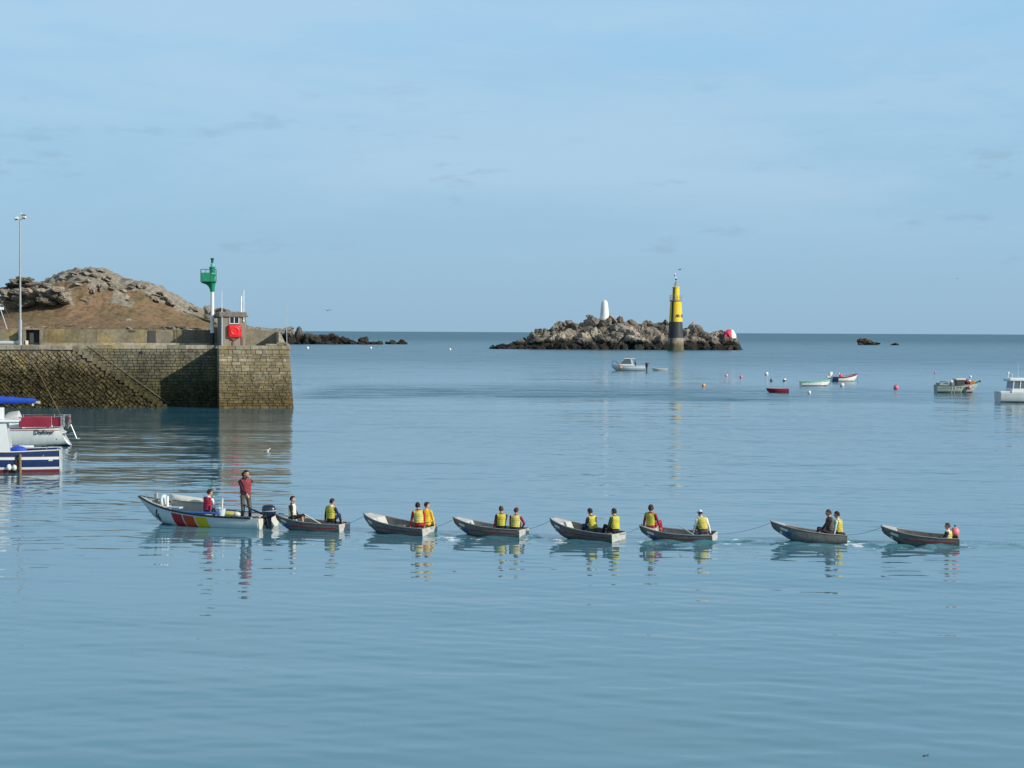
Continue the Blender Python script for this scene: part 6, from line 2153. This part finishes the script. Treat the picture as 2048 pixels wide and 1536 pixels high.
    if cap:
        capsel = isH & (u_ > 0.032)
        shell(hairsel & (u_ <= 0.04), 0.012, 'hair', hm_, 0.2)
        shell(capsel, 0.016, 'cap', cloth(*cap))
        pk = MB()
        pk.loft([[hc + Rh @ V3(x, w_ * math.cos(a), 0.055 - 0.25 * (x - 0.08) + 0.02 * math.sin(a)) for a in [math.pi * j / 8 for j in range(9)]] + [hc + Rh @ V3(x, -w_ * math.cos(a), 0.045 - 0.25 * (x - 0.08) + 0.02 * math.sin(a)) for a in [math.pi * j / 8 for j in range(9)]] for x, w_ in ((0.07, 0.07), (0.12, 0.06), (0.155, 0.03))])
        pk.build('cap_peak', cloth(*cap), o)
    else:
        shell(hairsel, 0.017, 'hair', hm_, 0.3)
    if bun:
        MB().ell(hc + Rh @ V3(-0.13, 0, -0.03), (0.06 * k, 0.055 * k, 0.075 * k), 12, 8).build('ponytail', hm_, o, smooth=True)
    if vest:
        tl = (cen - np.array(hip)) @ np.array(Rt.transposed()).T / k
        vs = ((lab == 1) & (tl[:, 2] > 0.0) & (tl[:, 2] < 0.49)) & (np.abs(tl[:, 1]) < 0.19)
        shell(vs, 0.034, 'life_vest', cloth(*vest), 0.06)
    if collar:
        rg = []
        for i in range(17):
            a = 2 * math.pi * i / 16
            c = neck0 + Rt @ V3(0.075 * math.cos(a), 0.085 * math.sin(a), 0.005 - 0.03 * math.cos(a))
            e = Rt @ Vector((math.cos(a), math.sin(a), 0))
            rg.append([c + e * 0.024 * k * math.cos(q) + Vector((0, 0, 0.032 * k * math.sin(q))) for q in [2 * math.pi * j / 8 for j in range(8)]])
        MB().loft(rg, False, False).build('collar', cloth(*collar), o, smooth=True)
    return o


SIT = 0.88     # seat to crown for k = 1


def seat(boat, px, top_py, y, heading, k, lean=0.0):
    """Seat point in world space such that the crown is seen at (px, top_py)."""
    x = along(boat, px, y, 0.5)
    p = aboard(boat, x, y, 0.3)
    q = AT(px, top_py, p.y)
    z = q.z - SIT * k * (0.35 + 0.65 * math.cos(lean))
    return Vector((p.x - math.sin(lean) * 0.3 * k * math.cos(R(heading)), p.y, z))


YV = ('yellow_vest', (0.47, 0.42, 0.05))
YV2 = ('pale_yellow_vest', (0.55, 0.48, 0.13))
NAVY = ('navy', (0.015, 0.022, 0.075))
BLACK = ('black', (0.013, 0.013, 0.016))
DRED = ('dark_red', (0.22, 0.012, 0.03))
RED = ('bright_red', (0.42, 0.015, 0.02))
BROWNH = (0.055, 0.026, 0.014)
DARKH = (0.02, 0.013, 0.011)

# on the launch
y_, k_, hd = 0.25, 0.97, 55
person('person in a red gilet with white sleeves sitting in the launch', seat(launch, 415, 979, y_, hd, k_), hd, k_, lean=0.06, head=(-0.35, 0), hands={'L': (0.34, 0.12, 0.10), 'R': (0.25, -0.24, 0.06)}, feet={'L': (0.5, 0.1, -0.28), 'R': (0.52, -0.12, -0.28)},
       col={'top': ('white_shirt', (0.75, 0.75, 0.75)), 'torso': ('red_gilet', (0.36, 0.02, 0.045)), 'legs': ('blue_jeans', (0.04, 0.06, 0.12))}, vest=('red_gilet', (0, 0, 0)), hair=DARKH, collar=('white_shirt', (0, 0, 0)))
x = along(launch, 491, 0.15, 0.9)
p = aboard(launch, x, 0.15, 0.0)
zt = AT(493, 940, p.y).z
kk = (zt - 0.06) / 1.73
person('person standing at the tiller of the launch in a red vest, hand at the mouth', Vector((p.x, p.y, 0.06)), -62, kk, stand=True, lean=0.03, head=(0.45, 0.0), hands={'R': (0.30, -0.06, 0.98), 'L': (0.13, 0.02, 1.53)}, feet={'L': (0.04, 0.12, 0.075), 'R': (-0.02, -0.12, 0.075)},
       col={'top': ('dark_maroon', (0.03, 0.012, 0.02)), 'torso': ('faded_red_vest', (0.23, 0.035, 0.045)), 'legs': ('grey_trousers', (0.085, 0.08, 0.07)), 'shoes': BLACK, 'boots': BLACK}, vest=('faded_red_vest', (0, 0, 0)), hair=DARKH, bun=True, elbow_out=0.35)

# first dinghy
k_ = 0.9
person('bare-legged person in a white and black vest on the first dinghy', seat(DING[0], 585, 993, 0.05, -8, k_), -8, k_, lean=-0.05, head=(-0.1, 0.1), hands={'L': (0.22, 0.2, 0.05), 'R': (0.10, -0.22, -0.02)}, feet={'L': (0.40, 0.12, -0.24), 'R': (0.44, -0.12, -0.24)},
       col={'top': BLACK, 'torso': BLACK, 'legs': BLACK}, vest=('off_white_vest', (0.62, 0.60, 0.50)), hair=DARKH, bare_legs=True)
person('person in yellow vest and white hood, hand on the transom of first dinghy', seat(DING[0], 661, 998, 0.0, 62, k_), 62, k_, lean=0.02, head=(-0.15, 0), hands={'R': (0.12, -0.42, 0.06), 'L': (0.10, 0.32, -0.0)},
       col={'top': NAVY, 'torso': NAVY, 'legs': BLACK}, vest=YV, hair=DARKH, collar=('white_shirt', (0, 0, 0)))
# second dinghy
person('person in a red jacket under a yellow vest, back turned, in the second dinghy', seat(DING[1], 838, 1006, 0.1, 92, k_), 92, k_, lean=0.03, head=(0.1, 0), hands={'L': (0.02, 0.32, -0.05), 'R': (0.22, -0.2, 0.02)},
       col={'top': RED, 'torso': RED, 'legs': RED}, vest=YV2, hair=DARKH, collar=RED)
person('person in a yellow oilskin jacket behind the red jacket in the second dinghy', seat(DING[1], 852, 1005, -0.28, 75, k_), 75, k_, lean=0.02, head=(-0.9, 0), hands={'R': (0.1, -0.3, 0.0), 'L': (0.28, 0.12, 0.05)},
       col={'top': ('yellow_oilskin', (0.66, 0.42, 0.03)), 'torso': ('yellow_oilskin', (0, 0, 0)), 'legs': ('yellow_oilskin', (0, 0, 0))}, vest=('yellow_oilskin', (0, 0, 0)), hair=DARKH)
# third dinghy
k_ = 0.86
person('yellow-vested person with red sleeves, left of the pair in third dinghy', seat(DING[2], 1003, 1013.5, 0.05, 98, k_), 98, k_, lean=0.03, hands={'L': (0.05, 0.30, -0.04), 'R': (0.25, -0.12, 0.02)},
       col={'top': ('plum_red', (0.13, 0.018, 0.035)), 'torso': ('plum_red', (0, 0, 0)), 'legs': BLACK}, vest=YV, hair=(0.075, 0.035, 0.022))
person('yellow-vested person with elbow out, right of the pair in third dinghy', seat(DING[2], 1030.5, 1016, 0.0, 84, k_), 84, k_, lean=0.03, head=(-0.35, 0), hands={'R': (0.15, -0.26, 0.12), 'L': (0.22, 0.2, 0.02)},
       col={'top': ('raspberry', (0.25, 0.02, 0.06)), 'torso': ('plum_red', (0, 0, 0)), 'legs': BLACK}, vest=YV2, hair=BROWNH, elbow_out=1.2)
# fourth dinghy
k_ = 0.9
person('person in a yellow vest with navy sleeves leaning forward in the middle dinghy', seat(DING[3], 1186, 1017.5, 0.02, 128, k_, 0.15), 128, k_, lean=0.2, head=(0.15, 0.05), hands={'L': (0.30, 0.22, -0.02), 'R': (0.3, -0.1, 0.02)},
       col={'top': NAVY, 'torso': NAVY, 'legs': ('blue_jeans', (0, 0, 0))}, vest=YV, hair=DARKH)
person('person in a yellow vest with green sleeves at the stern of the middle dinghy', seat(DING[3], 1230, 1018, 0.0, 135, k_, 0.1), 135, k_, lean=0.16, head=(0.05, 0.05), hands={'L': (0.28, 0.2, 0.0), 'R': (0.3, -0.1, 0.02)},
       col={'top': ('dark_green', (0.03, 0.085, 0.045)), 'torso': ('dark_green', (0, 0, 0)), 'legs': BLACK}, vest=YV, hair=DARKH)
# fifth dinghy
person('brown-haired person in a yellow vest and red trousers on the bow of the fifth dinghy', seat(DING[4], 1301, 1010, 0.02, 58, k_), 58, k_, lean=-0.06, head=(0.5, 0), hands={'R': (0.12, -0.38, -0.06), 'L': (-0.05, 0.30, -0.07)}, feet={'L': (0.52, 0.0, -0.14), 'R': (0.50, -0.2, -0.12)},
       col={'top': DRED, 'torso': DRED, 'legs': ('crimson', (0.35, 0.02, 0.05))}, vest=YV, hair=BROWNH, hair_len=0.06)
person('person in a white cap and white shirt bending over the stern of the fifth dinghy', seat(DING[4], 1405, 1021, 0.0, 112, k_, 0.35), 112, k_, lean=0.38, head=(0.15, 0.2), hands={'L': (0.26, 0.30, -0.06), 'R': (0.16, -0.36, -0.02)},
       col={'top': ('white_shirt', (0, 0, 0)), 'torso': ('white_shirt', (0, 0, 0)), 'legs': ('plum_grey', (0.07, 0.05, 0.075))}, vest=('olive_vest', (0.46, 0.40, 0.08)), hair=BROWNH, cap=('white_cap', (0.62, 0.68, 0.75)))
# sixth dinghy
person('person in dark clothes facing left in the sixth dinghy', seat(DING[5], 1660, 1020, 0.15, 172, k_), 172, k_, lean=0.03, head=(0.2, 0.05), hands={'L': (0.34, 0.16, 0.12), 'R': (0.34, -0.12, 0.1)}, feet={'L': (0.46, 0.12, -0.2), 'R': (0.46, -0.12, -0.2)},
       col={'top': ('dark_plum', (0.035, 0.018, 0.03)), 'torso': ('dark_plum', (0, 0, 0)), 'legs': ('dark_plum', (0, 0, 0))}, vest=('dark_vest', (0.07, 0.07, 0.05)), hair=BROWNH)
person('person in a yellow vest with pale blue sleeves at the stern of the sixth dinghy', seat(DING[5], 1678, 1023.5, -0.1, 150, k_), 150, k_, lean=0.06, head=(0.15, 0), hands={'L': (0.12, 0.24, -0.04), 'R': (0.25, -0.15, 0.02)},
       col={'top': ('pale_blue', (0.48, 0.58, 0.68)), 'torso': ('pale_blue', (0, 0, 0)), 'legs': BLACK}, vest=YV, hair=DARKH)
# seventh dinghy
person('person low in the last dinghy with only head and shoulders above the gunwale', seat(DING[6], 1896, 1047, 0.05, 150, 0.84), 150, 0.84, lean=-0.02, head=(0.1, 0), hands={'L': (0.3, 0.2, 0.1), 'R': (0.25, -0.2, 0.1)}, feet={'L': (0.72, 0.12, 0.1), 'R': (0.72, -0.12, 0.1)},
       col={'top': NAVY, 'torso': ('white_shirt', (0, 0, 0)), 'legs': BLACK}, vest=YV2, hair=(0.085, 0.04, 0.025))
x = along(DING[6], 1910, -0.15, 0.35)
bu = thing('pink_float', 'round pink float at the stern of the last dinghy', 'float', aboard(DING[6], x, -0.2, 0.25))
MB().ell((0, 0, 0.12), (0.145, 0.145, 0.145), 16, 10).build('ball', m_pink, bu, smooth=True)
MB().tube([(0, 0, 0.28), (0, 0, 0.34)], 0.03, 6).build('eye', m_rope, bu)
# skipper of the white motor boat
x = along(WMB, 1271, 0, 1.3)
p = aboard(WMB, x, 0, 0.12)
person('person in dark clothes standing in the stern of the white motor boat', p, 178, 0.98, stand=True, lean=0.05, hands={'L': (0.35, 0.1, 1.15), 'R': (0.35, -0.1, 1.15)}, col={'top': BLACK, 'torso': BLACK, 'legs': NAVY}, hair=DARKH)


# ------------------------------------------------------------------ gulls
m_gull = M('gull_white', (0.72, 0.72, 0.70), 0.7)
m_gullg = M('gull_grey', (0.16, 0.17, 0.19), 0.7)
m_beak = M('gull_beak', (0.5, 0.33, 0.05), 0.5)


def gull(label, loc, rz, fly=False, s=1.0, dark=False):
    o = thing('gull', label, 'gull', loc, rz)
    mw, mg = (m_gullg, m_gullg) if dark else (m_gull, m_gullg)
    B = MB()
    B.loft([[Vector((x, r * math.cos(a) * 0.9, z + r * math.sin(a))) * s for a in [2 * math.pi * j / 10 for j in range(10)]] for x, r, z in ((-0.30, 0.015, 0.11), (-0.2, 0.05, 0.09), (-0.05, 0.095, 0.07), (0.08, 0.10, 0.075), (0.16, 0.07, 0.13), (0.19, 0.05, 0.20), (0.22, 0.052, 0.245), (0.265, 0.045, 0.26), (0.30, 0.012, 0.255))])
    B.build('body', mw, o, smooth=60)
    MB().loft([[Vector((x, r * math.cos(a), 0.252 + r * math.sin(a))) * s for a in [2 * math.pi * j / 6 for j in range(6)]] for x, r in ((0.295, 0.014), (0.36, 0.004))]).build('beak', m_beak, o)
    for sd in (1, -1):
        w_ = MB()
        if fly:
            rows = [[Vector((xa, sd * y, z)) * s, Vector((xb_, sd * y, z + 0.012)) * s, Vector((xa, sd * y, z - 0.012)) * s] for y, xa, xb_, z in ((0.06, 0.13, -0.08, 0.1), (0.3, 0.17, -0.06, 0.24), (0.55, 0.10, -0.07, 0.22), (0.72, -0.05, -0.12, 0.16))]
            w_.loft(rows)
        else:
            w_.loft([[Vector((x, sd * (r * math.cos(a) * 0.35 + 0.085 * (1 - ((x + .1) / 0.3) ** 2 * 0.5)), 0.095 + r * math.sin(a))) * s for a in [2 * math.pi * j / 8 for j in range(8)]] for x, r in ((0.10, 0.02), (0.03, 0.055), (-0.1, 0.05), (-0.25, 0.03), (-0.40, 0.008))])
        w_.build('wing', mg, o, smooth=60)
    tl_ = MB()
    tl_.loft([[Vector((x, w2 * c1, 0.11 + 0.008 * c2)) * s for c1, c2 in ((1, 1), (1, -1), (-1, -1), (-1, 1))] for x, w2 in ((-0.24, 0.03), (-0.42, 0.05))])
    tl_.build('tail', mw, o)
    return o


c = PIX(534, 902)
gull('grey and white gull floating in front of the pier', (c.x, c.y, -0.03), 0.15, False, 0.65)
bpy.context.view_layer.update()
gull('gull perched on top of the lamp post', lp.matrix_world @ Vector((0.25, 0, 11.2)), 2.6, False, 1.1)
p = AT(655.5, 622, 300)
gull('white gull flying low over the reef', p, 2.4, True, 0.95)
p = AT(1360, 540, 420)
gull('dark gull flying beside the tip of the beacon tower', p, 0.3, True, 1.1, True)
p = AT(1914, 558, 420)
gull('dark gull flying far off in the sky at right', p, 1.2, True, 0.7, True)

# ------------------------------------------------------------------ scraps afloat
c = PIX(1850, 1513)
wd = thing('floating_weed', 'tiny dark scrap of weed afloat in the bottom right corner', 'weed', (c.x, c.y, 0.0), 0.4)
MB().ell((0, 0, 0.005), (0.05, 0.022, 0.02), 10, 6).build('frond', m_black, wd, smooth=True)
MB().tube([(0.04, 0, 0.01), (0.09, 0.02, 0.03)], [0.012, 0.004], 6).build('stalk', m_black, wd)
